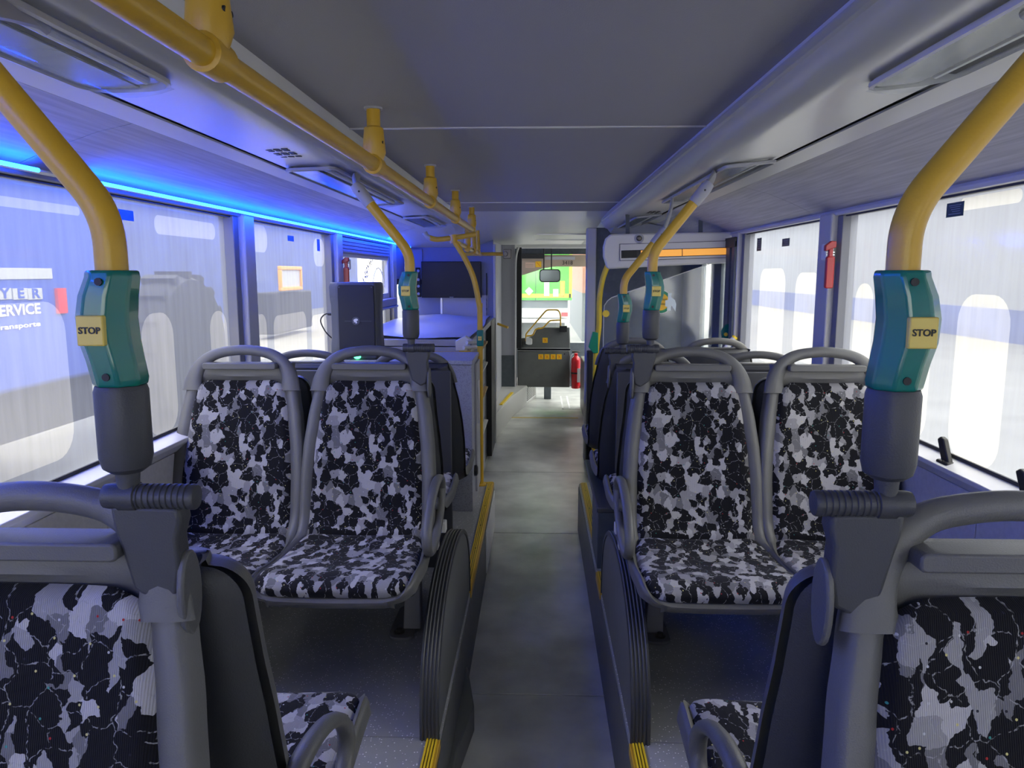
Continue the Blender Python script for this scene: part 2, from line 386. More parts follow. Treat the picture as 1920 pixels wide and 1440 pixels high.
# ceiling: flat middle panels with aluminium joints
ZC = 2.056
ce = struct('ceiling', MB().box(XL, XR, YB, 6.1, ZC + .01, ZC + .05), 'ceil')
cs = [YB, 2.45, 4.98, 6.1]
for a, b in zip(cs, cs[1:]):
    put('ceiling_panel', MB().box(-.63, .56, a + .004, b - .004, ZC, ZC + .01), 'ceil', ce, .003)
for y in (2.45, 4.98, 6.1):
    put('joint_strip', MB().box(-.60, .53, y - .006, y + .006, ZC - .004, ZC + .004), 'alu', ce, .001)
# coves (air ducts with the lamps) as swept profiles
def sweep_y(prof, y0, y1, ny=1, th=.006):
    mb = MB(); n = len(prof); off = []
    for i, p in enumerate(prof):
        a = Vector(prof[max(i - 1, 0)]); b = Vector(prof[min(i + 1, n - 1)]); d = (b - a).normalized()
        nn = Vector((-d.y, d.x));
        if nn.y < 0: nn = -nn
        off.append((p[0] + nn.x * th, p[1] + nn.y * th))
    ring = list(prof) + off[::-1]
    return mb.prism(ring, 'y', y0, y1)
def arc(cx, cz, r, a0, a1, n=10):
    return [(cx + r * math.cos(math.radians(a0 + (a1 - a0) * i / n)), cz + r * math.sin(math.radians(a0 + (a1 - a0) * i / n))) for i in range(n + 1)]
Lc = [(-.60, ZC)] + [(-.615, 2.02)] + arc(-.665, 2.005, .045, 10, -75, 8) + [(-.70, 1.958), (-.78, 1.957), (-.85, 1.951)]
Rc = [(.525, ZC)] + arc(.585, 2.02, .062, 160, 275, 12) + [(.64, 1.960), (.72, 1.968), (.795, 1.978)]
cl = struct('trim_1', sweep_y(Lc, YB, 5.75), 'cove', label='light grey duct cover running along left of ceiling')
crr = struct('trim_2', sweep_y(Rc, YB, 6.25), 'cove', label='light grey rounded duct cover running along right of ceiling')
put('end_cap', MB().prism([(p[0], p[1]) for p in Rc] + [(.795, ZC), ], 'y', 6.25, 6.29), 'cove', crr, .004)
put('end_cap', MB().prism([(p[0], p[1]) for p in Lc] + [(-.85, ZC), ], 'y', 5.75, 5.79), 'cove', cl, .004)
# groove + strip + side panels
struct('trim_3', MB().prism([(-.85, 1.985), (-.85, 1.965), (-.868, 1.965), (-.868, 1.985)], 'y', YB, 5.9), 'rubber', label='dark groove beside the left duct')
struct('trim_4', MB().prism([(.795, 2.0), (.795, 1.985), (.812, 1.985), (.812, 2.0)], 'y', YB, 6.1), 'rubber', label='dark groove beside the right duct')
struct('trim_5', sweep_y([(-.866, 1.948), (-.92, 1.935)], YB, 5.9), 'alumatte', .001, label='pale edge strip of left side panel')
struct('trim_6', sweep_y([(.812, 1.975), (.875, 1.962)], YB, 6.2), 'alumatte', .001, label='pale edge strip of right side panel')
Lp = [(-.92, 1.935), (-1.0, 1.918), (-1.1, 1.885), (-1.17, 1.858), (-1.205, 1.842)]
Rp = [(.875, 1.962), (.98, 1.935), (1.08, 1.895), (1.15, 1.862), (1.19, 1.845)]
wl = struct('ceiling_side_left', MB().box(XL, -.87, YB, 6.0, 2.0, 2.02), 'sidepanel')
for a, b in ((YB, 1.73), (1.73, 4.4), (4.4, 5.9)): put('side_panel', sweep_y(Lp, a + .002, b - .002), 'sidepanel', wl)
wr = struct('ceiling_side_right', MB().box(.82, XR, YB, 6.2, 2.02, 2.04), 'sidepanel')
for a, b in ((YB, 3.30), (3.30, 6.2)): put('side_panel', sweep_y(Rp, a + .002, b - .002), 'sidepanel', wr)
# front ceiling that drops to the bulkhead
def front_ceiling():
    xs = [XL, -1.1, -.95, -.8, -.66, -.6, -.4, 0, .3, .525, .6, .8, 1.0, XR]
    za = [1.842, 1.885, 1.93, 1.955, 1.975, ZC, ZC, ZC, ZC, ZC, 1.98, 1.97, 1.93, 1.845]
    zb = [1.832] * 7 + [1.99, 1.99, 1.99, 1.85, 1.84, 1.84, 1.84]; zb[6] = 1.90
    vs = []; rows = [(5.7, 0.0), (6.1, .25), (6.5, .6), (6.97, 1.0)]
    for y, f in rows: vs += [(x, y, a * (1 - f) + b * f) for x, a, b in zip(xs, za, zb)]
    vs += [(x, 9.3, 1.945) for x in xs]; rows.append(0)
    n = len(xs); fs = [(j * n + i, j * n + i + 1, (j + 1) * n + i + 1, (j + 1) * n + i) for j in range(len(rows) - 1) for i in range(n - 1)]
    mb = MB().add(vs, fs); up = [(x, y, z + .03) for x, y, z in vs]; mb.add(up, [f[::-1] for f in fs]); return mb
struct('ceiling_front', front_ceiling(), 'cove')
for y, z in ((7.45, 1.976), (8.3, 1.958)):
    struct('trim_7', MB().box(-.40, .52, y - .006, y + .006, z - .006, z + .004), 'alu', label='thin joint strip across the front ceiling')
# roof skin closes off the sky
struct('ceiling_roof', MB().box(XL - .06, XR + .06, YB, 11.6, 2.12, 2.15), 'alumatte')

struct('wall_rear', MB().box(XL - .05, XR + .05, YB - .05, YB, -.3, 1.35).box(XL - .05, XR + .05, YB - .05, YB, 1.9, 2.15), 'wallgrey')  # out of view, put in to cut the light from behind
struct('window_9', MB().box(XL, XR, YB - .03, YB - .02, 1.35, 1.9), 'clear')  # unseen opening, added and sized to let daylight onto floor and near seats
# side walls with window openings
ZB_, ZT = 1.075, 1.825
WL = [(-.7, 2.99), (3.15, 4.41), (4.58, 6.12), (6.32, 6.93)]  # first panes stop short behind the camera to darken the near seats
WR = [(-.7, 3.02), (3.20, 4.42)]
lw = struct('wall_left', MB().box(XL - .05, XL, YB, -.7, 1.0, 2.1).box(XL - .05, XL, YB, 7.0, -.3, ZB_ - .02).box(XL - .05, XL + .005, YB, 7.0, ZT, 2.1), 'wallgrey')
rw = struct('wall_right', MB().box(XR, XR + .05, YB, -.7, 1.0, 2.1).box(XR, XR + .05, YB, 4.60, -.3, ZB_ - .04).box(XR - .005, XR + .05, YB, 10, ZT, 2.1), 'wallgrey')
for s, X, par, ws in ((-1, XL, lw, WL), (1, XR, rw, WR)):
    # felt clad lower lining in separate panels, aluminium sill profile, rubber
    ys = [YB, 1.05, 2.0, 3.07, 4.5]
    for a, b in zip(ys, ys[1:]):
        put('lining_panel', MB().box(min(X, X - s * .012), max(X, X - s * .012), a + .002, b - .002, POD, ZB_ - .075), 'wallgrey', par, .002)
    yend = 4.53 if s < 0 else 4.58
    put('sill_profile', MB().prism([(X, ZB_ - .07), (X - s * .018, ZB_ - .07), (X - s * .055, ZB_ - .035), (X - s * .055, ZB_ - .022), (X, ZB_ - .003)], 'y', YB, 4.45 if s < 0 else 4.5), 'alumatte', par, .002)
    put('sill_seal', MB().box(min(X, X - s * .006), max(X, X - s * .006), YB, ws[-1][1] if s > 0 else 4.41, ZB_ - .004, ZB_ + .006), 'rubber', par)
    put('header_seal', MB().box(min(X, X - s * .008), max(X, X - s * .008), YB, ws[-1][1], ZT - .006, ZT), 'rubber', par)
    put('header_profile', MB().prism([(X, ZT), (X - s * .03, ZT), (X - s * .034, ZT + .012), (X - s * .02, ZT + .03), (X, ZT + .03)], 'y', YB, 6.93 if s < 0 else 6.0), 'pillarseal' if s < 0 else 'alumatte', par, .002)
pil = {-1: [(2.99, 3.15), (4.41, 4.58), (6.12, 6.32)], 1: [(3.02, 3.20), (4.42, 4.62)]}
for s, X, par in ((-1, XL, lw), (1, XR, rw)):
    for a, b in pil[s]:
        put('pillar', MB().box(min(X + s * .05, X - s * .045), max(X + s * .05, X - s * .045), a + .05, b, ZB_ - .05 if a < 6 else .9, ZT + .01), 'pillar', par, .006)
        put('pillar_seal', MB().box(min(X + s * .04, X - s * .02), max(X + s * .04, X - s * .02), a, a + .05, ZB_ - .02 if a < 6 else .9, ZT), 'pillarseal', par, .003)
from mathutils.geometry import tessellate_polygon
def window(name, s, a, b, z0, z1, cuts=(), r=.05):
    """pane with printed film; the unprinted shapes are holes in it, closed by milky cut-out pieces"""
    X = XL - .02 if s < 0 else XR + .012; holes = []
    for c in cuts:
        p = [aX(px, py, X) for px, py in c]
        ya, yb = sorted((p[0].y, p[1].y)); za, zb = sorted((p[0].z, p[1].z))
        ya = max(ya, a + .012); yb = min(yb, b - .012); za = max(za, z0 + .012); zb = min(zb, z1 - .012)
        if yb - ya < .03: continue
        holes.append(rrect(ya, yb, za, zb, min(r, (yb - ya) * .45, (zb - za) * .45), 6))
    outer = [(a, z0), (b, z0), (b, z1), (a, z1)]
    loops = [[Vector((0, y, z)) for y, z in outer]] + [[Vector((0, y, z)) for y, z in h[::-1]] for h in holes]
    flat = [v for l in loops for v in l]
    o = struct(name, MB().add([(X, v.y, v.z) for v in flat], tessellate_polygon(loops)), 'glassfilm')
    for h in holes: put('film_cutout', MB().add([(X, y, z) for y, z in h], [tuple(range(len(h)))]), 'glasscut', o)
    return o
CUTS = {1: [((-3000, 585), (-300, 900)), ((-260, 585), (143, 850)), ((262, 590), (342, 880)), ((392, 585), (434, 760)), ((-150, 345), (150, 405)), ((288, 402), (404, 450))],
        2: [((466, 408), (502, 474)), ((470, 592), (503, 670)), ((512, 593), (577, 670)), ((583, 592), (619, 670)), ((587, 446), (616, 500))],
        3: [((672, 478), (700, 640)), ((705, 540), (721, 640))],
        5: [((5000, 560), (2300, 900)), ((2200, 550), (1925, 890)), ((1900, 555), (1772, 870)), ((1755, 550), (1668, 870)), ((1640, 532), (1594, 700)), ((1920, 338), (1800, 396))],
        6: [((1474, 503), (1418, 672)), ((1539, 511), (1484, 672))]}
win = []
for i, (a, b) in enumerate(WL[:3]): win.append(window('window_%d' % (i + 1), -1, a, b, ZB_ - .02, ZT, CUTS[i + 1], .08 if i == 0 else .06))
win.append(window('window_4', -1, WL[3][0], WL[3][1], .9, 1.50))
put('upper_panel', MB().box(XL - .04, XL + .004, 6.32, 6.93, 1.55, ZT), 'bluewall', lw, .003)
put('dark_slot', MB().box(XL - .04, XL + .006, 6.32, 6.93, 1.50, 1.55), 'blackgloss', lw, .003)
for i, (a, b) in enumerate(WR): win.append(window('window_%d' % (i + 5), 1, a, b, ZB_ - .02, ZT, CUTS[i + 5], .08))

# small print labels on the panes
def pane_label(px0, py0, px1, py1, s, label, m, words=None, group='small stickers on the window panes'):
    X = (XL - .0105) if s < 0 else (XR + .009)
    p, q = aX(px0, py0, X), aX(px1, py1, X); ya, yb = sorted((p.y, q.y)); za, zb = sorted((p.z, q.z))
    t = thing('window_sticker', label, 'sticker', (X, (ya + yb) / 2, (za + zb) / 2), 0, group)
    hy, hz = (yb - ya) / 2, (zb - za) / 2
    put('sticker_sheet', MB().box(-.0005, .0005, -hy, hy, -hz, hz), m, t)
    ink = 'sticker_ink' if m == 'stickblue' else 'sticker_ink2'
    for q in (.6, -.6): put('print_border', MB().box(-.001, .001, -hy * .7, hy * .7, hz * (q - .05), hz * (q + .05)), ink, t)
    for i in range(3): put('print_line', MB().box(-.001, .001, -hy * .6, hy * (.6 - .15 * i), hz * (.3 - .3 * i), hz * (.38 - .3 * i)), ink, t)
M['stickblue'] = mat('blue sticker', (.02, .16, .55), .4); M['stickdark'] = mat('dark teal sticker', (.02, .06, .06), .4)
M['sticker_ink'] = mat('sticker ink', (.06, .3, .7), .4); M['sticker_ink2'] = mat('sticker ink pale', (.35, .4, .4), .4)
pane_label(218, 391, 251, 415, -1, 'small blue sticker near the top of the front left window', 'stickblue')
pane_label(539, 441, 551, 453, -1, 'tiny blue square sticker on second left window', 'stickblue')
pane_label(594, 448, 600, 471, -1, 'narrow upright blue sticker beside the pillar of second left window', 'stickblue')
pane_label(1776, 382, 1806, 404, 1, 'dark green sticker at top of big right window beside yellow pole', 'stickdark')
pane_label(1467, 448, 1480, 461, 1, 'small dark square sticker on the second right window', 'stickdark')
pane_label(1420, 447, 1427, 470, 1, 'narrow upright dark sticker on the second right window', 'stickdark')

# ------------------------------------------------------------------ LED tube
t = thing('led_light_strip', 'glowing blue light strip above the left windows', 'light strip', (XL, 0, ZT))
put('channel', MB().box(.036, .071, YB + .02, 6.85, .009, .013), 'alumatte', t)
for a, b in ((YB + .02, 1.74), (1.925, 6.85)):
    put('light_tube', MB().tube([(.076, a, .010), (.076, b, .010)], .0048, 10), 'led', t)

# ================================================================== GENERAL PIECES
def seat_profile(low):
    if low: pr = [(.077, .945), (.075, .925), (.07, .88), (.058, .80), (.045, .70), (.03, .60), (.015, .52), (-.005, .47), (-.045, .445), (-.12, .435), (-.22, .435), (-.32, .447), (-.385, .452), (-.42, .44), (-.437, .415)]
    else: pr = [(.160, .985), (.152, .94), (.128, .86), (.098, .75), (.072, .65), (.048, .56), (.025, .49), (-.015, .452), (-.08, .438), (-.17, .435), (-.27, .443), (-.36, .456), (-.415, .448), (-.44, .42)]
    pts = smooth_path([(0, a, b) for a, b in pr], 5)
    s = [0]
    for a, b in zip(pts, pts[1:]): s.append(s[-1] + (b - a).length)
    return pts, s
def seat_meshes(low):
    pts, s = seat_profile(low); n = len(pts); T = s[-1]
    # index where the crease is
    ic = min(range(n), key=lambda i: abs(pts[i].y - (-.015)))
    sc = s[ic]
    def W(i):
        z = pts[i].z
        if i <= ic and low and s[i] < .05: return .205 - .05 * (1 - math.sqrt(max(0, 1 - ((.05 - s[i]) / .05) ** 2)))
        if i <= ic: return lerp_tab([(.45, .222), (.52, .225), (.62, .226), (.72, .22), (.82, .208), (.90, .193), (.96, .178), (.985, .168)], z) if not low else lerp_tab([(.45, .222), (.52, .225), (.62, .224), (.72, .218), (.82, .209), (.90, .205)], z)
        d = T - s[i]
        w = .222 + .012 * min(1, (s[i] - sc) / .2)
        if d < .07: w -= .06 * (1 - math.sqrt(max(0, 1 - ((.07 - d) / .07) ** 2)))
        return w
    def Fw(i):
        z = pts[i].z; w0 = W(i)
        if i <= ic:
            w = w0 - lerp_tab([(.45, .034), (.6, .040), (.8, .042), (.93, .038)], z)
            return w
        return w0 - lerp_tab([(0, .03), (.08, .016), (.3, .014)], s[i] - sc)
    nor = []
    for i in range(n):
        d = (pts[min(i + 1, n - 1)] - pts[max(i - 1, 0)]).normalized(); nor.append(Vector((0, -abs(d.z) if True else 0, 0)) if False else Vector((0, d.z, -d.y)))
    # normal must point to the sitter (-y / +z)
    nor = [(-q if (q.y - q.z) > 0 else q) for q in nor]
    # ---- moulded frame: rim around the cushions plus recess
    cols = 28
    def frame_row(i):
        w = W(i); f = Fw(i) - .004; row = []
        xs = [-w - .004, -w, -w + .004, -w + .012, -(w + f) / 2, -f - .004, -f + .004] ; ds = [-.034, -.014, -.004, 0, .002, -.002, -.012]
        rc = min(1, max(0, (s[i] - (.036 if not low else .028)) / .012)); ds[6] = -.002 - .010 * rc; ds[5] = .001 - .003 * rc
        mid = 5
        for k in range(1, mid): xs.append((-f + .004) + (2 * f - .008) * k / mid); ds.append((-.014 - .01 * math.sin(PI * k / mid)) * rc)
        xs += [f - .004, f + .004, (w + f) / 2, w - .012, w - .004, w, w + .004]; ds += [ds[6], ds[5], .002, 0, -.004, -.014, -.034]
        back = i <= ic
        for x, d in zip(xs, ds):
            # side wings come forward a little
            wing = .012 * (abs(x) / .22) ** 3 if back else .012 * (abs(x) / .22) ** 3
            row.append(pts[i] + nor[i] * (d + wing) + Vector((x, 0, 0)))
        return row
    rows = [frame_row(i) for i in range(n)]
    top = [r * 1 for r in rows[0]]
    # fold the top edge and the front lip over
    def fold(row, i, dd, dz, dy):
        return [p + nor[i] * dd + Vector((0, dy, dz)) for p in row]
    rows = [fold(rows[0], 0, -.022, .016 if not low else .012, .004), fold(rows[0], 0, -.006, .013 if not low else .01, 0)] + rows + [fold(rows[-1], -1, -.008, -.012, .002), fold(rows[-1], -1, -.02, -.016, .01)]
    m = len(rows[0]); N_ = len(rows)
    vs = [p for r in rows for p in r]
    fs = [(j * m + k, j * m + k + 1, (j + 1) * m + k + 1, (j + 1) * m + k) for j in range(N_ - 1) for k in range(m - 1)]
    fr = MB().add(vs, fs).mesh('seat_frame', 50)
    # ---- rear shell: bulged cover behind / underneath
    vs = []; rws = []
    for i in range(n):
        w = W(i) - .004; row = []
        K = 16
        bulge = (.028 if low else .024) if i <= ic else .03
        for k in range(K + 1):
            u = -1 + 2 * k / K
            d = -.032 - bulge * (1 - abs(u) ** 5) + (.010 if abs(abs(u) - .62) < .07 and i < ic - 6 else 0)
            row.append(pts[i] + nor[i] * d + Vector((u * w, 0, 0)))
        rws.append(row)
    t0 = [p + Vector((0, 0, .010)) + nor[0] * .020 for p in rws[0]]; t1 = [p + Vector((0, 0, .012)) + nor[0] * (.05) for p in rws[0]]
    for r in (t0, t1):
        for q in r: pass
    b0 = [p + nor[-1] * .028 + Vector((0, 0, -.01)) for p in rws[-1]]
    cap = []
    for q in range(5):
        f = q / 4; row = []
        for k in range(17):
            u = -1 + 2 * k / 16; bl = (.028 if low else .024) * (1 - abs(u) ** 5)
            dd = (-.032 - bl) * (1 - f) + (-.012) * f
            row.append(pts[0] + nor[0] * dd + Vector((u * (W(0) - .004 + .003 * f), 0, .014 * math.sin(PI * min(.75, f * .75 + .0)))))
        cap.append(row)
    rws = cap[::-1] + rws[1:] + [b0]; m2 = len(rws[0])
    vs = [p for r in rws for p in r]
    fs = [(j * m2 + k, (j + 1) * m2 + k, (j + 1) * m2 + k + 1, j * m2 + k + 1) for j in range(len(rws) - 1) for k in range(m2 - 1)]
    sh = MB().add(vs, fs).mesh('rear_shell', 50)
    # ---- cushions
    def cushion(i0, i1, th, topround, botround, nm):
        idx = list(range(i0, i1 + 1)); K = 24; S0 = s[i0]; S1 = s[i1]; vs = []; uv = []
        for i in idx:
            w = Fw(i); d0 = s[i] - S0; d1 = S1 - s[i]
            if d0 < topround: w -= topround * .8 * (1 - math.sqrt(max(0, 1 - ((topround - d0) / topround) ** 2)))
            if d1 < botround: w -= botround * .8 * (1 - math.sqrt(max(0, 1 - ((botround - d1) / botround) ** 2)))
            e = min(1, d0 / .014, d1 / .014); ee = math.sqrt(max(0, 1 - (1 - e) ** 2))
            back = i <= ic
            for k in range(K + 1):
                u = -1 + 2 * k / K; uu = math.copysign(abs(u) ** .8, u)
                edge = math.sqrt(max(0, 1 - abs(uu) ** 9))
                dish = (.016 if back else .010) * (abs(uu)) ** 2.4
                d = -.014 + (th * edge * ee) + dish
                p = pts[i] + nor[i] * d + Vector((uu * w, 0, 0)); vs.append(p); uv.append((uu * w, s[i]))
        m = K + 1
        fs = [(j * m + k, j * m + k + 1, (j + 1) * m + k + 1, (j + 1) * m + k) for j in range(len(idx) - 1) for k in range(m - 1)]
        me = bpy.data.meshes.new(nm); me.from_pydata([tuple(v) for v in vs], [], fs)
        l = me.uv_layers.new(name='uv')
        for lp in me.loops: l.data[lp.index].uv = uv[lp.vertex_index]
        me.polygons.foreach_set('use_smooth', [True] * len(me.polygons)); me.update()
        # face the sitter
        if me.polygons[len(me.polygons) // 2].normal.dot(nor[idx[len(idx) // 2]]) < 0: me.flip_normals()
        return me
    it = min(range(n), key=lambda i: abs(s[i] - (.045 if not low else .035)))
    ie = min(range(n), key=lambda i: abs(s[i] - (T - .012)))
    bk = cushion(it, ic, .022, .045, .006, 'backrest'); st = cushion(ic, ie, .026, .006, .045, 'seat_cushion')
    return fr, sh, bk, st
SEAT = {False: seat_meshes(False), True: seat_meshes(True)}
# grab handle arch on top
def handle_meshes():
    pth = [(-.168, .142, .905), (-.166, .150, .940), (-.152, .160, .978), (-.126, .170, 1.008), (-.09, .178, 1.027), (-.045, .180, 1.036), (0, .181, 1.039)]
    pth = pth + [(-a, b, c) for a, b, c in pth[-2::-1]]
    sp = smooth_path(pth, 5); n = len(sp)
    rs = [(.0145, .0175 + .019 * abs(2 * i / (n - 1) - 1) ** 2.6) for i in range(n)]
    arch = MB().tube(sp, rs, 16, flat=(0, 1, 0)).mesh('grab_handle', 60)
    ledge = MB().prism(rrect(-.125, .125, .978, 1.000, .008, 4), 'y', .128, .172).mesh('top_ledge')
    return arch, ledge
HND = handle_meshes()
def arm_mesh():
    pts = []
    for k in range(29):
        a = 2 * PI * k / 28; r = 1
        y = -.03 + .175 * math.cos(a); z = .535 + .085 * math.sin(a) + .035 * (math.cos(a))
        pts.append((0, y, z))
    ring = MB().tube(pts, .0125, 10, 1.25)
    return ring.mesh('armrest', 60)
ARM = arm_mesh()
LEG = None
def seat(loc, facing, label, low=False, arm=0, handle=True, leg=0, beam=0, group=None):
    t = thing('bus_seat', label, 'seat', loc, 0 if facing < 0 else PI, 'patterned bus seats in pairs along the aisle')
    fr, sh, bk, st = SEAT[low]
    put('seat_frame', fr, 'plastic', t); put('rear_shell', sh, 'plastic_dark', t)
    put('backrest', bk, 'fabric', t); put('seat_cushion', st, 'fabric', t)
    if handle:
        put('grab_handle', HND[0], 'plastic', t); put('top_ledge', HND[1], 'plastic', t, .003)
    if arm:
        a = put('armrest', ARM, 'plastic', t, loc=(arm * .238, 0, 0))
        put('arm_pivot', MB().lathe([(.02, -.02), (.022, 0), (.02, .014)], 14, (arm * .228, .03, .55), 'x'), 'bracket', a).location = (-arm * .238, 0, 0)
    if leg:
        l = put('pedestal', MB().prism([(leg * .10 - .02, 0.012), (leg * .10 + .045, .012), (leg * .10 + .045, .42), (leg * .10 + .005, .42)], 'y', .22, .27), 'boardgrey', t, .004)
        f = put('foot_plate', MB().prism(rrect(leg * .08 - .045, leg * .08 + .045, .15, .42, .035, 5), 'z', 0, .012), 'pillarseal', t, .003)
        b = put('bolt', MB().lathe([(.020, .012), (.020, .015), (.012, .016), (.012, .026), (.008, .028)], 14, (leg * .07, .195, 0)), 'chrome', f)
    if beam:
        put('cross_beam', MB().box(-.235 if beam < 0 else -.24, .24 if beam < 0 else .235, .06, .10, .375, .415), 'alumatte', t, .004)
    return t
FAL, FWL, FAR, FWR = -.565, -1.005, .515, .955
YA, YBk, YC, YD, YE, YF = .655, .975, 2.335, 2.665, 3.49, 4.17
pat = 'patterned bus seat in black and grey'
seat((FAL - .03, YA, POD), -1, 'nearest aisle seat in the bottom left corner with patterned back', arm=1, beam=1)
seat((FWL - .03, YA, POD), -1, 'nearest left window seat mostly outside the bottom left corner', beam=1)
seat((FAR + .025, YA, POD), -1, 'nearest aisle seat in the bottom right corner with patterned back', arm=-1, beam=1)
seat((FWR + .02, YA, POD), -1, 'nearest right window seat mostly outside the bottom right corner', beam=1)
seat((FAL, YBk, POD), 1, 'forward facing left aisle seat showing dark rear shell and a cushion corner at the bottom', low=True, arm=-1, handle=False, beam=1)
seat((FAR, YBk, POD), 1, 'forward facing right aisle seat showing dark rear shell and a cushion corner at the bottom', low=True, arm=1, handle=False, beam=1)
seat((FWL, YBk, POD), 1, 'forward facing left window seat hidden behind the nearest left seats', low=True, handle=False, beam=1)
seat((FWR, YBk, POD), 1, 'forward facing right window seat hidden behind the nearest right seats', low=True, handle=False, beam=1)
seat((FAL, YC, POD), -1, 'patterned aisle seat facing the camera on the left with full cushion in view', arm=1, leg=1, beam=1)
seat((FWL, YC, POD), -1, 'patterned window seat facing the camera on the left, lit blue beside window', beam=1)
seat((FAR, YC, POD), -1, 'patterned aisle seat facing the camera on the right with full cushion in view', arm=-1, leg=-1, beam=1)
seat((FWR, YC, POD), -1, 'patterned window seat facing the camera on the right behind stop pole', beam=1)
for x, a, lb in ((FAL, 0, 'dark low seat shell directly behind the middle left aisle seat'), (FWL, 0, 'dark low seat shell directly behind the middle left window seat'),
                 (FAR, 0, 'dark low seat shell directly behind the middle right aisle seat'), (FWR, 0, 'dark low seat shell directly behind the middle right window seat')):
    seat((x, YD, POD), 1, lb, low=True, handle=False, beam=1)
ZE = POD - .095
seat((FAL, YE, ZE), 1, 'dark seat back with arched handle between left aisle seat and speckled cabinet')
seat((FWL - .03, YE, ZE), 1, 'left window seat of the far row, its arched handle below the black speaker')
seat((FAR, YE, ZE), 1, 'forward facing aisle seat behind the middle right seats, carries second stop pole')
seat((FWR + .02, YE, ZE), 1, 'forward facing right window seat of third row, arched handle before window')
seat((FAR, YF, ZE), 1, 'farthest right aisle seat, only its dark shell edge shows by aisle')
seat((FWR, YF, ZE), 1, 'farthest right window seat, arched handle below the destination display')
# seat boxes that carry the far rows a step lower
for x0, x1, y0, y1, lb in ((-.95, -.50, 3.30, 3.42, 'left'), (.45, .95, 3.30, 3.42, 'right')):
    pass
# dark backing board between the seats of the back to back rows
for x0, x1, y, lb, zt in ((XL + .01, -.79, 2.60, 'dark board between the left middle seats', 1.19), ):
    pass
bd = tag(put('modesty_board', MB().box(XL + .02, -.37, 3.16, 3.175, POD, 1.185), 'bracket', None, .004), 'dark board standing across the left platform behind middle seats', 'board')
bd2 = tag(put('modesty_board', MB().box(.34, XR - .02, 3.16, 3.175, POD, 1.185), 'bracket', None, .004), 'dark board standing across the right platform behind middle seats', 'board')

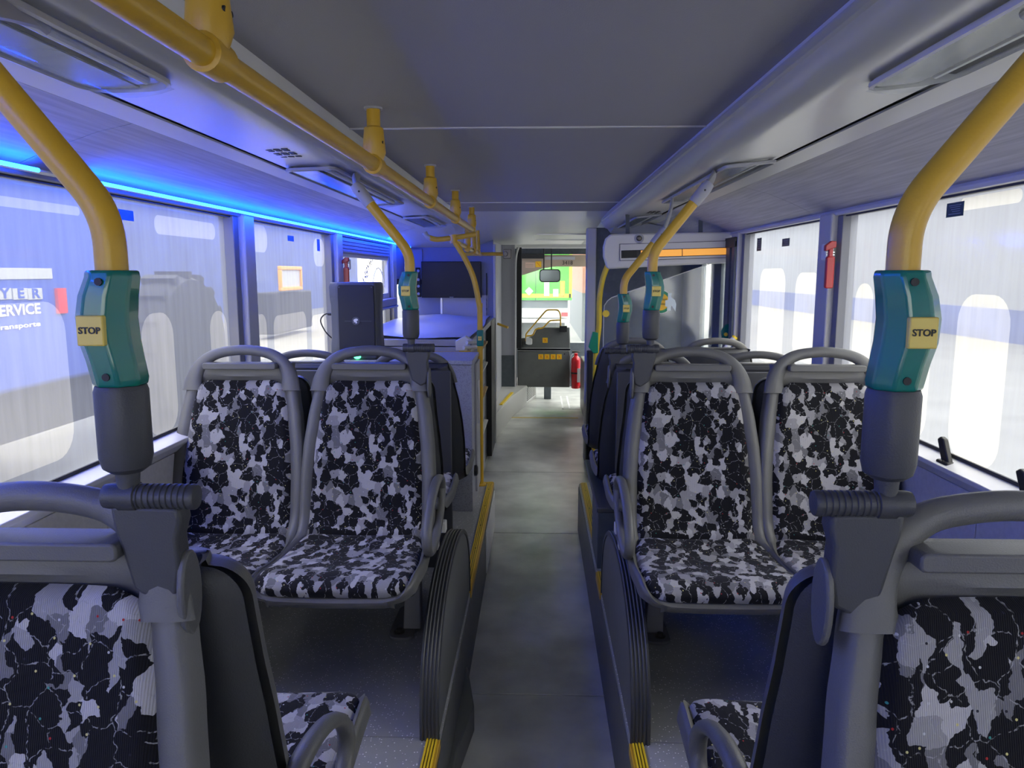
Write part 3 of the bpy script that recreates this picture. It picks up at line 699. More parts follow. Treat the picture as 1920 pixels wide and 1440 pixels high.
# ------------------------------------------------------------------ stop poles
def stop_pole(name, base, side, top, label, ztop=None, dz=0, scale=1.0):
    """base: (x,y,z of grip bottom); side: -1 left, 1 right; top: ceiling fixing"""
    bx, by, gz = base; t = thing(name, label, 'pole', (bx, by, gz), 0, 'yellow poles with green stop grips'); sd = side
    T = Vector(top) - Vector(base); L1 = Vector((0, 0, .125))
    # yellow tube
    e = Vector((sd * .128, .0, .345)); k0 = Vector((0, 0, .185))
    pth = bend_path([(0, 0, .11), k0, e], .11, 10)
    put('pole', MB().tube(pth, .0165, 18), 'yellow', t)
    d = (e - k0).normalized()
    m = put('ceiling_bracket', MB().tube([e - d * .005, e + d * .055, e + d * .075], [.019, .020, .016], 14), 'cone', t)
    q0 = e + d * .06; q1 = T + Vector((0, 0, .0)); q2 = T + Vector((-sd * .03, .02, .0))
    m.data.materials[0] = M['boardgrey']
    ar = put('mounting_plate', MB().tube(smooth_path([q0, q0 * .5 + q1 * .5 + Vector((sd * .012, 0, .012)), q1], 5), [.017] * 5 + [.016] * 5 + [.022], 10, .45), 'boardgrey', t)
    put('screw', MB().lathe([(.0035, 0), (.0035, .003), (.002, .004)], 8, (0, 0, 0), 'y'), 'black', t, loc=tuple(e + d * .045 + Vector((0, -.020, 0))))
    # green grip: octagonal, bulged away from the button side
    prof = [(0, .0275, 0), (.008, .029, 0), (.028, .0295, -.003), (.05, .031, -.007), (.075, .031, -.008), (.098, .030, -.005), (.118, .0275, 0), (.125, .0265, 0)]
    vs = []; n = 8
    for z, r, ox in prof:
        for k in range(n):
            a = 2 * PI * (k + .5) / n; vs.append((r * math.cos(a) * 1.02 - sd * ox * 1.2, r * math.sin(a), z))
    fs = [(i * n + k, i * n + (k + 1) % n, (i + 1) * n + (k + 1) % n, (i + 1) * n + k) for i in range(len(prof) - 1) for k in range(n)] + [tuple(range(n))[::-1], tuple(range(len(vs) - n, len(vs)))]
    g = put('stop_grip', MB().add(vs, fs).mesh('stop_grip', 25), 'green', t, .003, 3)
    for z in (.012, .113):
        put('screw', MB().lathe([(.0042, 0), (.0042, .002), (.002, .0025)], 10, (0, 0, 0), 'y'), 'black', g, loc=(0, -.0285, z))
    off = sd * .010
    b = put('stop_button', MB().box(off - .0145, off + .0145, -.0335, -.024, .046, .078), 'button', t, .0015)
    text('stop_lettering', 'STOP', .0098, 'black', b, (off, -.0339, .062), FRONT, bold=.02)
    # grey sleeve with rounded foot
    put('sleeve', MB().lathe([(.018, .004), (.026, .0), (.028, -.006), (.028, -.080), (.025, -.092), (.017, -.098)], 22), 'bracket', t).data.materials[0] = M['bracket']
    put('neck', MB().tube([(0, 0, -.092), (0, 0, -.112), (0, 0, -.128)], [.014, .012, .013], 14), 'bracket', t)
    # ribbed crosswise clamp knob
    prof = []; x = -.030; x1 = .078
    mbk = MB()
    pr = [(.006, -.028), (.0155, -.027), (.0165, -.022), (.0165, -.010), (.012, -.009), (.012, .006), (.0150, .008)]
    xx = .010
    while xx < .070: pr += [(.0165, xx), (.0165, xx + .0035), (.0150, xx + .0045), (.0150, xx + .0062)]; xx += .0067
    pr += [(.0165, xx), (.0165, xx + .005), (.015, xx + .007), (.003, xx + .0075)]
    pr = [(r * .88, -sd * h) for r, h in pr]
    put('clamp_knob', mbk.lathe(pr, 20, (0, 0, -.127), 'x'), 'bracket', t)
    put('knuckle', MB().lathe([(.012, -.012), (.0165, -.010), (.0165, .010), (.012, .012)], 18, (0, 0, -.127), 'x'), 'bracket', t)
    # flat arm down to the seat frame corner
    poly = [(-.020, -.136), (.058, -.138), (.060, -.155), (.054, -.175), (.056, -.21), (.050, -.245), (.030, -.255), (.0, -.235), (-.010, -.19), (-.018, -.16)]
    poly = [(-sd * a, c) for a, c in poly]
    put('seat_bracket', MB().prism(poly, 'y', -.008, .022), 'bracket', t, .005, 3)
    put('bracket_cap', MB().prism([(-.035 + .045 * math.cos(2 * PI * q / 20) * .55 + .0, -.245 + .052 * math.sin(2 * PI * q / 20)) for q in range(20)], 'x', -sd * .052, -sd * .061), 'plastic', t, .003).location = (0, .045, 0)
    return t
stop_pole('stop_pole', (-.459, .80, 1.478), -1, (-.70, 1.10, 1.957), 'big yellow stop pole at left edge with green grip reading STOP')
stop_pole('stop_pole', (.380, .80, 1.478), 1, (.66, 1.10, 1.962), 'big yellow stop pole at right edge with green grip reading STOP')
stop_pole('stop_pole', (-.420, 2.47, 1.480), -1, (-.67, 2.84, 1.957), 'yellow stop pole on the middle left aisle seat, green grip beside television')
stop_pole('stop_pole', (.373, 2.47, 1.480), 1, (.64, 2.84, 1.96), 'yellow stop pole rising from middle right aisle seat, before the display')
stop_pole('stop_pole', (.378, 3.32, 1.385), 1, (.63, 3.62, 1.96), 'smaller yellow stop pole just left of the middle right one')

# ------------------------------------------------------------------ ceiling lamps
def lamp(x0, x1, z0, z1, ya, yb, label, round_near=False):
    t = thing('ceiling_lamp', label, 'lamp', ((x0 + x1) / 2, (ya + yb) / 2, (z0 + z1) / 2), 0, 'lamps in the ceiling ducts'); hx = abs(x1 - x0) / 2; hy = (yb - ya) / 2
    tilt = math.atan2(z1 - z0, x1 - x0) if x1 > x0 else 0
    t.rotation_euler = (0, -tilt, 0)
    r = .07 if round_near else .03
    n = 6; outer = rrect(-hx, hx, -hy, hy, r, n); inner = rrect(-hx + .006, hx - .006, -hy + .018, hy - .018, r * .8, n)
    m = len(outer)
    vs = [(a, b, -.002) for a, b in outer] + [(a, b, -.010) for a, b in outer] + [(a, b, -.012) for a, b in inner] + [(a, b, .002) for a, b in inner]
    fs = [(j * m + i, j * m + (i + 1) % m, (j + 1) * m + (i + 1) % m, (j + 1) * m + i) for j in range(3) for i in range(m)]
    put('lamp_frame', MB().add(vs, fs), 'boardgrey' if not round_near else 'alumatte', t)
    # reflector trough and tube behind a bowed clear lens
    put('reflector', MB().add([(a * f, b, z) for f, z in ((1, -.003), (.55, .018), (0, .024), (-.55, .018), (-1, -.003)) for a, b in ((hx - .012, -hy + .02), (hx - .012, hy - .02))],
        [(2 * i, 2 * i + 1, 2 * i + 3, 2 * i + 2) for i in range(4)]), 'chrome', t)
    put('dark_insert', MB().box(-hx * .85, hx * .2, -hy + .03, hy - .03, -.008, -.004), 'lampdark', t, .002)
    put('tube_light', MB().tube([(hx * .45, -hy + .05, .0), (hx * .45, hy - .05, .0)], .008, 10), 'white', t)
    vs = []; K = 6
    for j in range(K + 1):
        u = -1 + 2 * j / K; vs += [(u * (hx - .010), -hy + .018, -.010 - .012 * (1 - u * u)), (u * (hx - .010), hy - .018, -.010 - .012 * (1 - u * u))]
    put('lens', MB().add(vs, [(2 * j, 2 * j + 1, 2 * j + 3, 2 * j + 2) for j in range(K)]), 'clear', t)
    return t
M['lampdark'] = mat('smoky lamp insert', (.10, .11, .12), .2)
for (a, b, w_) in ((.1, 1.47, 'nearest'), (2.54, 3.86, 'second'), (4.75, 5.65, 'third')):
    lamp(-.85, -.675, 1.947, 1.953, a, b, 'clear glass lamp in left ceiling duct, %s from the camera' % w_, w_ == 'nearest')
for (a, b, w_) in ((.1, 1.54, 'nearest'), (2.56, 3.86, 'second'), (4.85, 5.95, 'third')):
    lamp(.615, .79, 1.953, 1.972, a, b, 'clear glass lamp in right ceiling duct, %s from the camera' % w_, w_ == 'nearest')
# speaker grille slots in the duct
def slots(x0, dx, y0, lb, z):
    t = thing('speaker_grille', lb, 'speaker grille', (x0, y0, z))
    for i in range(7):
        for j in range(3):
            if (i + 1) % 3 == 0: continue
            put('slot', MB().box(dx * (j * .025 + .000), dx * (j * .025 + .017), i * .022 + j * .006, i * .022 + .012 + j * .006, -.0015, .001), 'black', t)
slots(-.73, -1, 2.22, 'row of small dark slots in left duct before second lamp', 1.9565)
slots(.66, 1, 4.55, 'row of small dark slots in right duct before third lamp', 1.9625)

# ------------------------------------------------------------------ overhead handrail with its clamps
t = thing('overhead_handrail', 'long yellow overhead handrail on clamps under the ceiling at left', 'handrail', (-.46, 0, 1.9))
put('rail', MB().tube([(0, YB, 0), (0, 5.42, 0)], .0205, 20), 'yellow', t)
for y in (1.09, 2.155, 3.27, 4.25, 5.3):
    c = put('clamp', MB().tube([(0, y, .155), (0, y, .105), (0, y, .10), (0, y, .035), (0, y, .01)], [.019, .019, .027, .033, .024], 16), 'yellow', t)
    put('clamp_ring', MB().lathe([(.0215, -.032), (.0275, -.030), (.0275, .030), (.0215, .032)], 20, (0, y, 0), 'y'), 'yellow', c)
    for q in (-.012, .012): put('screw', MB().lathe([(.0045, .0), (.0045, .003), (.001, .003)], 8, (0, 0, 0), 'x'), 'black', c, loc=(.0255, y + q, .06))
    put('ceiling_rosette', MB().lathe([(.026, .150), (.026, .156)], 16, (0, y, 0)), 'boardgrey', c)
t = thing('overhead_handrail', 'short farther yellow handrail with three clamps near the television', 'handrail', (-.50, 4.95, 1.79))
put('rail', MB().tube([(-.02, 0, 0), (.0, 1.65, -.03)], .017, 14), 'yellow', t)
for y in (.45, .95, 1.35):
    c = put('clamp', MB().tube([(0, y, .16), (0, y, .03), (0, y, .0)], [.017, .022, .024], 12), 'yellow', t)
    put('clamp_ring', MB().lathe([(.018, -.02), (.024, -.018), (.024, .018), (.018, .02)], 14, (0, y, -.018), 'y'), 'yellow', c)
t = thing('crosswise_rail', 'crosswise yellow tube with chrome clamp at top of partition', 'handrail', (-.45, 6.62, 1.765))
put('rail', MB().tube([(-.20, 0, 0), (.15, 0, 0)], .016, 12), 'yellow', t)
put('chrome_clamp', MB().box(.15, .22, -.035, .035, -.04, .04).lathe([(.022, -.01), (.022, .0)], 14, (.17, -.035, 0), 'y'), 'chrome', t, .006)
# yellow entrance pole with cross tube and small button
t = thing('stanchion_pole', 'tall bent yellow pole beside the speckled cabinet with small stop button', 'pole', (-.345, 4.48, POD))
def P4(px, py, y=4.48): v = aY(px, py, y); return (v.x + .345, v.y - 4.48, v.z - POD)
put('pole', MB().tube(smooth_path([(0, 0, 0), (0, 0, .75), (0, 0, 1.1), P4(899, 575), P4(889, 525), P4(873, 487), P4(852, 452)], 6), .0165, 16), 'yellow', t)
put('cross_tube', MB().tube(smooth_path([P4(806, 446), P4(820, 449), P4(850, 446), P4(893, 439)], 5), .0155, 14), 'yellow', t)
put('joint_clamp', MB().tube([P4(850, 440), P4(851, 456)], .022, 14), 'yellow', t)
put('ceiling_stub', MB().tube([P4(808, 447), P4(800, 443), P4(796, 436)], .0155, 12), 'boardgrey', t)
put('base_flange', MB().lathe([(.035, 0), (.035, .006), (.02, .012)], 18), 'yellow', t)
g = put('stop_grip', MB().box(-.018, .022, -.022, .02, .865, .962), 'green', t, .006)
b = put('stop_button', MB().box(-.010, .012, -.026, -.02, .90, .925), 'button', t, .001)
text('stop_lettering', 'STOP', .008, 'black', b, (.001, -.0264, .9125), FRONT)
# horizontal rail from this pole to the left
t = thing('guard_rail', 'low crosswise yellow tube between window side and the yellow pole', 'handrail', (-.345, 4.48, 1.115))
put('rail', MB().tube([(-.62, 0, 0), (-.02, 0, 0)], .0155, 14), 'yellow', t)
put('joint_clamp', MB().tube([(-.125, 0, 0), (-.055, 0, 0)], .021, 14), 'yellow', t)
put('rail_foot', MB().box(-.17, -.145, -.02, .012, -.05, -.005), 'yellow', t, .003)

# ------------------------------------------------------------------ arched ribbed side panels on the aisle edge
def arch_panel(x, s, label):
    t = thing('arched_side_panel', label, 'panel', (x, 2.42, POD), 0, 'arched panels beside the aisle'); a = .50; h = .385; W_ = .055
    def pt(k, n, da=0):
        an = PI * k / n; c, q = math.cos(an), math.sin(an)
        yy = -(a - da) * math.copysign(abs(c) ** .95, c); return (yy, max(0, (h - da)) * q ** .72 if q > 0 else 0)
    n = 40; out = [pt(k, n) for k in range(n + 1)]; inn = [pt(k, n, .012) for k in range(n + 1)]
    put('face_panel', MB().prism(inn, 'x', -s * .004, -s * (W_ - .004)), 'darkpanel', t)
    # edge band with ribs
    m = n + 1
    vs = [(X_, y, z) for X_ in (0, -s * W_) for y, z in out] + [(X_, y, z) for X_ in (0, -s * W_) for y, z in inn]
    fs = []
    for i in range(n): fs += [(i, i + 1, m + i + 1, m + i), (2 * m + i, 3 * m + i, 3 * m + i + 1, 2 * m + i + 1), (i, 2 * m + i, 2 * m + i + 1, i + 1), (m + i, m + i + 1, 3 * m + i + 1, 3 * m + i)]
    put('edge_band', MB().add(vs, fs), 'bracket', t)
    for j in range(5):
        xc = -s * (.006 + j * .0105)
        put('rib', MB().tube([(xc, y, z) for y, z in [pt(k, n, -.0015) for k in range(n + 1)]], .0035, 6), 'bracket', t)
    return t
arch_panel(EDGE_L, 1, 'dark arched panel with ribbed edge beside the left aisle seat')
arch_panel(EDGE_R, -1, 'dark arched panel with ribbed edge beside the right aisle seat')

# ------------------------------------------------------------------ tables by the windows
def side_table(side, label):
    X = XL if side < 0 else XR; s = side
    t = thing('window_table', label, 'table', (X - s * .02, 1.50, .93), 0, 'small window tables')
    poly = rrect(min(0, -s * .25), max(0, -s * .25), -.19, .17, .04, 5)
    put('table_top', MB().prism(poly, 'z', 0, .012), 'white', t, .003)
    put('edge_band', MB().prism(rrect(min(0, -s * .252), max(0, -s * .252), -.192, .172, .042, 5), 'z', -.018, 0), 'wood', t)
    put('support_arm', MB().prism([(-.15, -.018), (.13, -.018), (.11, -.05), (-.02, -.09), (-.12, -.06)], 'x', -s * .05, -s * .08), 'black', t, .004)
    put('cup_ring', MB().lathe([(.045, .012), (.047, .016), (.036, .016), (.034, .0125)], 24, (-s * .13, .02, 0)), 'alu', t)
side_table(-1, 'small white window table with beech edge behind nearest left seat handle')
side_table(1, 'small white window table with beech edge behind nearest right seat handle')

# ------------------------------------------------------------------ emergency hammers
def hammer(p, s, label):
    t = thing('emergency_hammer', label, 'hammer', tuple(p), 0, 'red emergency hammers')
    put('holder', MB().box(-.02, .012, -.012, .04, -.005, .06), 'white', t, .006)
    put('handle', MB().prism(rrect(-.02, .012, -.115, .01, .008), 'y', -.028, -.008), 'darkred', t, .004)
    put('hammer_head', MB().box(-.012, .004, -.026, -.01, .0, .055).prism([(-.028, .03), (.014, .045), (.014, .068), (-.006, .07), (-.028, .052)], 'y', -.030, -.008), 'darkred', t, .003)
    for i in range(3): put('holder_rib', MB().box(-.018 + i * .0, .014, -.0145, -.010, .004 + i * .010, .008 + i * .010), 'alu', t)
    return t
hammer((XR - .055, 3.04, 1.655), 1, 'red emergency hammer in white holder on the right window pillar')
hammer((XL + .075, 4.56, 1.625), -1, 'red emergency hammer on the left pillar above the black speaker')

# window clamps on the right sill
for (px, py) in ((1765, 850), (1915, 925)):
    v = aX(px, py, 1.165); lb = 'small black clip on right window sill, %s' % ('farther one behind the pole' if px < 1800 else 'nearer one at the right image edge')
    t = thing('window_clip', lb, 'clip', (1.185, v.y, ZB_ - .03), 0, 'black clips on the window sill')
    put('clip_base', MB().box(-.02, .02, -.03, .03, 0, .02), 'black', t, .006)
    put('clip_blade', MB().prism([(-.028, .01), (.012, .01), (.045, .075), (.03, .085), (.012, .08)], 'x', -.012, .004), 'black', t, .004)
    put('rivet', MB().lathe([(.004, -.0), (.004, -.004)], 10, (-.013, -.005, .018), 'x'), 'chrome', t)
# ================================================================== LEFT: CABINETS, COUNTER, PARTITION
t = thing('speckled_cabinet', 'grey speckled laminate cabinet on the left platform beside yellow pole', 'cabinet', (-.79, 4.16, POD))
put('carcass', MB().box(-.41, .44, -.20, .22, 0, .815), 'speckcab', t, .004)
put('top_board', MB().box(-.42, .445, -.21, .23, .815, .838), 'speckcab', t, .003)
put('side_door', MB().box(.441, .452, -.02, .20, .06, .80), 'boardgrey', t, .002)
put('door_grip', MB().box(.452, .462, .02, .035, .45, .70), 'alu', t, .002)
put('floor_socket', MB().lathe([(.03, .44), (.03, .455), (.02, .46)], 18, (0, -.08, .2), 'x'), 'black', t)
# power speaker
t = thing('loudspeaker', 'black portable loudspeaker with round badge standing on speckled cabinet', 'speaker', (-.965, 4.10, 1.141))
body = [(-.105, .12), (-.125, .05), (-.145, .02), (-.145, .0)]
fr_ = [(-.105, -.145), (.105, -.145), (.125, -.10), (.095, .12), (-.09, .12), (-.165, -.06), (-.15, -.11)]
vs = []
prof_z = [(0, .93), (.02, 1.0), (.08, .985), (.12, .955), (.29, .955), (.33, .99), (.385, 1.0), (.41, .95)]
for z, k in prof_z: vs += [((a + .0) * k, b * k, z) for a, b in fr_]
nn = len(fr_)
fs = [(i * nn + j, i * nn + (j + 1) % nn, (i + 1) * nn + (j + 1) % nn, (i + 1) * nn + j) for i in range(len(prof_z) - 1) for j in range(nn)] + [tuple(range(nn))[::-1], tuple(range(len(vs) - nn, len(vs)))]
put('cabinet_shell', MB().add(vs, fs), 'cone', t, .006)
put('front_grille', MB().prism(rrect(-.098, .100, .022, .395, .014), 'y', -.152, -.135), 'grille', t, .003) if False else None
M['grille'] = mat('black steel grille', (.014, .016, .026), .4, bump=.8, bscale=900)
put('front_grille', MB().prism(rrect(-.094, .100, .045, .398, .014), 'y', -.153, -.135), 'grille', t, .003)
put('grille_line', MB().box(-.06, -.025, -.1545, -.152, .205, .207).box(.022, .085, -.1545, -.152, .205, .207), 'cone', t)
bdg = put('badge', MB().lathe([(.021, 0), (.021, -.003), (.0185, -.0035), (.0185, -.001)], 28, (0, -.153, .207), 'y'), 'cone', t)
put('badge_emblem', MB().prism([(-.010, -.002), (-.012, .006), (-.004, .011), (.004, .013), (.011, .009), (.012, .003), (.006, .001), (.004, -.004), (.008, -.007), (.004, -.013), (-.001, -.012), (-.002, -.005), (-.009, -.008), (-.011, -.005), (-.004, -.001)], 'y', -.157, -.154), 'white', bdg).location = (0, 0, .207)
put('status_lamp', MB().lathe([(.001, -.006), (.010, -.005), (.012, 0)], 12, (.0, -.143, .014), 'y'), 'greenled', t).scale = (1.6, 1, 1)
for x in (-.085, .088): put('screw', MB().lathe([(.004, 0), (.004, -.002)], 8, (x, -.153, .385), 'y'), 'cone', t)
cable = smooth_path([(-.17, -.02, .235), (-.20, -.03, .235), (-.225, -.03, .20), (-.20, -.03, .14), (-.165, -.02, .10), (-.15, 0, .08)], 6)
put('power_cable', MB().tube(cable, .0035, 8), 'black', t)
put('cable_plug', MB().cyl((-.15, -.02, .235), (-.185, -.025, .236), .007), 'black', t)

# long counter with drawers towards the aisle
t = thing('service_counter', 'long grey counter with drawers facing the aisle behind the speckled cabinet', 'counter', (-.80, 5.2, 0))
put('carcass', MB().box(-.365, .38, -.62, .55, .30, 1.12), 'boardgrey', t, .004)
put('carcass_lower', MB().box(-.365, .36, .0, 1.72, 0, 1.12), 'darkpanel', t)
put('worktop', MB().box(-.37, .40, -.64, 1.72, 1.155, 1.195), 'boardgrey', t, .003)
put('top_drawer_front', MB().box(-.10, .385, -.65, -.63, 1.085, 1.15), 'lilac', t, .002)
for j, (za, zb) in enumerate(((.95, 1.10), (.76, .94), (.50, .75), (.10, .49))):
    for k_, (ya, yb) in enumerate(((-.56, -.12), (-.11, .50))):
        d = put('drawer', MB().box(.380, .394, ya, yb, max(za, .32 if yb < 0 else .05), zb - .008), 'boardgrey' if j else 'alumatte', t, .002)
        put('drawer_pull', MB().prism([(.394, zb - .05), (.420, zb - .03), (.424, zb - .012), (.394, zb - .008)], 'y', ya + .03, yb - .03), 'wood' if (j + k_) % 2 else 'cream', d, .002)
put('end_panel', MB().box(.36, .405, 1.22, 1.72, 0, 1.19), 'black', t, .003)
put('corner_bracket', MB().prism([(.30, 1.13), (.37, 1.13), (.40, 1.19), (.36, 1.22), (.30, 1.19)], 'y', -.67, -.60), 'cream', t, .004)
# crumpled sheet on the counter
def sheet():
    mb = MB(); nx, ny = 24, 24; vs = []
    for j in range(ny + 1):
        for i in range(nx + 1):
            u, v = i / nx, j / ny; x = -.36 + .74 * u + .02 * math.sin(v * 5); y = -.60 + 2.30 * v + .03 * math.sin(u * 7)
            z = 1.215 + .006 * math.sin(u * 9 + v * 4) + .005 * math.sin(v * 13 + u * 5) - (.0 if v > .04 else .008) + (.02 * max(0, .15 - u) / .15 * (1 - v))
            vs.append((x, y, z))
    m = nx + 1; fs = [(j * m + i, j * m + i + 1, (j + 1) * m + i + 1, (j + 1) * m + i) for j in range(ny) for i in range(nx)]
    mb.add(vs, fs); mb.add([(a, b, c - .003) for a, b, c in vs], [f[::-1] for f in fs]); return mb
o = tag(put('protective_sheet', sheet(), 'sheet', None, loc=(-.80, 5.2, 0)), 'pale crumpled sheet spread over the counter, lit blue', 'sheet')
# loose blocks / rolled papers at the counter corner
for i, (x, y, z, a) in enumerate(((-.40, 4.50, 1.142, .5), (-.385, 4.52, 1.172, .6))):
    o = put('paper_roll', MB().cyl((-.05, -.0, .012), (.05, .035, .012), .012, 10), 'cream', None, loc=(x, y, z)); o.rotation_euler = (0, 0, a)
    tag(o, 'small cream paper roll by counter corner, %s of two' % ('lower' if i == 0 else 'upper'), 'paper roll')

# third left window: louvre box, hopper window frame and shelf box
t = thing('roller_blind_box', 'blue lit blind housing with slats at the top of the third left window', 'blind', (XL, 5.35, 1.73))
for i in range(4): put('slat', MB().box(.0, .035, -.74, .74, .0 + i * .022, .016 + i * .022), 'blind', t, .002)
put('housing', MB().box(-.005, .02, -.76, .76, -.01, .09), 'blind', t)
t = thing('hopper_window_frame', 'framed hopper opening light in the third left window', 'window frame', (XL, 5.35, 1.5))
put('frame', MB().box(-.01, .02, -.76, .76, .20, .225).box(-.01, .02, -.76, .76, -.10, -.06).box(-.01, .02, -.76, -.72, -.06, .2).box(-.01, .02, .72, .76, -.06, .2), 'alumatte', t, .003)
put('lower_box', MB().box(.0, .075, -.72, .80, -.16, -.10), 'blind', t, .01)
put('lower_ledge', MB().box(.0, .085, -.72, .80, -.175, -.16), 'blind', t, .004)
struct('window_7_print', MB().box(XL - .012, XL - .0115, 5.0, 6.1, .92, 1.0), 'alumatte')
# mirrored lettering of the print, seen from inside through the pane
v = aX(698, 497, XL - .012)
text('window_print', 'THYBRAU', .11, 'boardgrey', win[2], (XL - .010, 5.45, 1.60), (PI / 2, .55, -PI / 2), bold=.01)
t_ring = put('window_print_ring', MB().tube([(XL - .012, 5.85 + .24 * math.cos(a * PI / 14), 1.40 + .24 * math.sin(a * PI / 14)) for a in range(0, 15)], .004, 6), 'white', win[2])

# partition with the television
pa = struct('wall_partition', MB().box(XL, -.41, 6.95, 7.0, 0, 1.90), 'bluewall')
put('lower_board', MB().box(-.88, -.46, 6.935, 6.95, 1.10, 1.40), 'lilac', pa, .003)
put('upright_trim', MB().box(-.90, -.88, 6.93, 6.95, 1.10, 1.40), 'alu', pa, .002)
put('upright_trim', MB().box(-.475, -.465, 6.935, 6.95, .9, 1.6), 'blackgloss', pa, .002)
put('end_cap', MB().box(-.41, -.385, 6.93, 7.03, 0, 1.86), 'pillar', pa, .004)
put('wall_cupboard_door', MB().box(-1.22, -1.06, 6.93, 6.95, 1.55, 1.82), 'bluewall', pa, .003)
put('dark_slot', MB().box(-1.22, -1.06, 6.93, 6.95, 1.50, 1.54), 'blackgloss', pa, .003)
t = thing('television', 'black flat television mounted on the blue lit partition', 'television', (-.79, 6.90, 1.54))
put('screen_case', MB().box(-.275, .275, -.02, .02, -.165, .165), 'blackgloss', t, .005)
put('screen', MB().box(-.265, .265, -.022, -.019, -.15, .158), 'blackgloss', t)
put('brand_mark', MB().box(-.018, .018, -.0235, -.020, -.160, -.157), 'white', t)
put('wall_mount', MB().box(-.1, .1, .02, .05, -.1, .1), 'black', t)
t = thing('remote_holder', 'narrow dark strip with small round dials left of the television', 'control strip', (-1.10, 6.935, 1.52))
put('strip_plate', MB().box(-.025, .022, -.01, .012, -.14, .13), 'blackgloss', t, .004)
for i, z in enumerate((-.11, -.04, .02, .10)): put('dial', MB().lathe([(.013, -.01), (.013, -.016), (.008, -.017)], 12, (0, 0, z), 'y'), 'boardgrey', t)

# wall of the driver's area and its platform
pts_w = [(-.41, 7.0), (-.275, 8.25), (-.16, 8.85), (-.01, 9.6), (-.02, 9.75), (-.5, 9.75), (-.5, 7.0)]
struct('platform_driver', MB().prism(pts_w, 'z', 0, .24), 'pillar', .004)
t = thing('step_nosing', 'yellow edge on driver platform left of the dark cabin door', 'edge strip', (-.37, 8.2, .24))
put('base_profile', MB().add([(-.02, -.55, 0), (.01, -.55, 0), (.10, .25, 0), (.07, .25, 0), (-.02, -.55, .01), (.01, -.55, .01), (.10, .25, .01), (.07, .25, .01)], [(0, 1, 2, 3), (4, 7, 6, 5), (0, 4, 5, 1), (1, 5, 6, 2), (2, 6, 7, 3), (3, 7, 4, 0)]), 'yellow_bright', t)
struct('wall_left_front', MB().box(-.62, -.43, 7.0, 9.3, .24, 1.96), 'lilac')
o = struct('wall_driver_back', MB().box(-.62, -.27, 8.95, 9.0, .24, 1.93), 'lilac')
put('dark_lower_panel', MB().box(-.5, -.275, 8.93, 8.951, .24, .62), 'bulk', o, .003)
put('upright_trim', MB().tube(smooth_path([(-.262, 8.93, .24), (-.262, 8.93, 1.0), (-.262, 8.93, 1.6), (-.252, 8.93, 1.80), (-.225, 8.93, 1.90)], 5), .012, 10), 'alumatte', o)
put('dark_post', MB().box(-.25, -.19, 8.98, 9.04, .70, 1.9), 'black', o, .004)
t = thing('grab_bar', 'short yellow grab bar on the pale wall before the driver door', 'grab bar', (-.36, 7.9, 1.03))
put('bar', MB().tube(smooth_path([(-.06, -.0, .04), (.0, .02, .015), (.05, .0, .0)], 4), .013, 10), 'yellow', t)
# vent grille on the platform wall
d = (Vector((-.01, 9.6, 0)) - Vector((-.16, 8.85, 0))).normalized(); ang = math.atan2(d.y, d.x)
t = thing('vent_grille', 'white vent grille low on platform below dark driver door', 'vent', (-.135, 9.0, .03), ang)
put('grille_frame', MB().box(0, .56, -.008, .0, 0, .012).box(0, .56, -.008, 0, .188, .20).box(0, .02, -.008, 0, 0, .2).box(.54, .56, -.008, 0, 0, .2).box(.01, .55, -.004, .004, .0, .2), 'white', t)
for i in range(8):
    put('grille_gap', MB().box(.03, .53, -.0065, -.0035, .02 + i * .021, .030 + i * .021), 'tyre', t)
for i in range(7): put('grille_bar', MB().box(.08 + i * .066, .095 + i * .066, -.009, -.003, .01, .19), 'white', t)
# driver's cabin door
t = thing('driver_door', 'dark driver cabin door with yellow pictogram stickers', 'cabin door', (.06, 9.05, .22))
put('lower_leaf', MB().box(-.30, .34, -.02, .02, 0, .44), 'darkpanel', t, .01)
put('upper_leaf', MB().prism([(-.30, .475), (.34, .475), (.33, .73), (-.06, .73), (-.09, .66), (-.17, .60), (-.30, .60)], 'y', -.02, .02), 'darkpanel', t, .01)
put('middle_rail', MB().box(-.30, .34, -.012, .012, .435, .48), 'blackgloss', t)
put('rail_trim', MB().box(-.30, .34, -.024, -.018, .445, .45).box(-.30, .34, -.024, -.018, .475, .48), 'alumatte', t)
put('hinge_post', MB().box(-.335, -.305, -.03, .03, -.0, .62), 'blackgloss', t, .004)
put('lock', MB().lathe([(.008, -.02), (.008, -.026)], 12, (.27, 0, .41), 'y'), 'black', t)
put('coin_tray', MB().prism(rrect(-.19, -.12, .52, .60, .02), 'y', -.04, -.02), 'white', t, .006)
put('foot_box', MB().box(.03, .12, .40, .50, -.22, .05), 'bulk', t, .004)
def picto(x, z, s, parent):
    p = put('pictogram_sticker', MB().prism(rrect(x - s / 2, x + s / 2, z - s / 2, z + s / 2, .004, 2), 'y', -.0225, -.020), 'stick', parent)
    q = s * .36
    put('pictogram_stroke', MB().prism([(x - q, z + q), (x - q + .008, z + q), (x + q, z - q), (x + q - .008, z - q)], 'y', -.0235, -.0222).prism([(x - q * .6, z - q * .8), (x - q * .3, z - q * .9), (x + q * .5, z + q * .6), (x + q * .2, z + q * .8)], 'y', -.0235, -.0222).box(x - q * .2, x + q * .5, -.0235, -.0222, z - q * .2, z), 'orange', p)
picto(.035, .575, .062, t)
for i in range(4): picto(-.015 + i * .074, .375, .062, t)
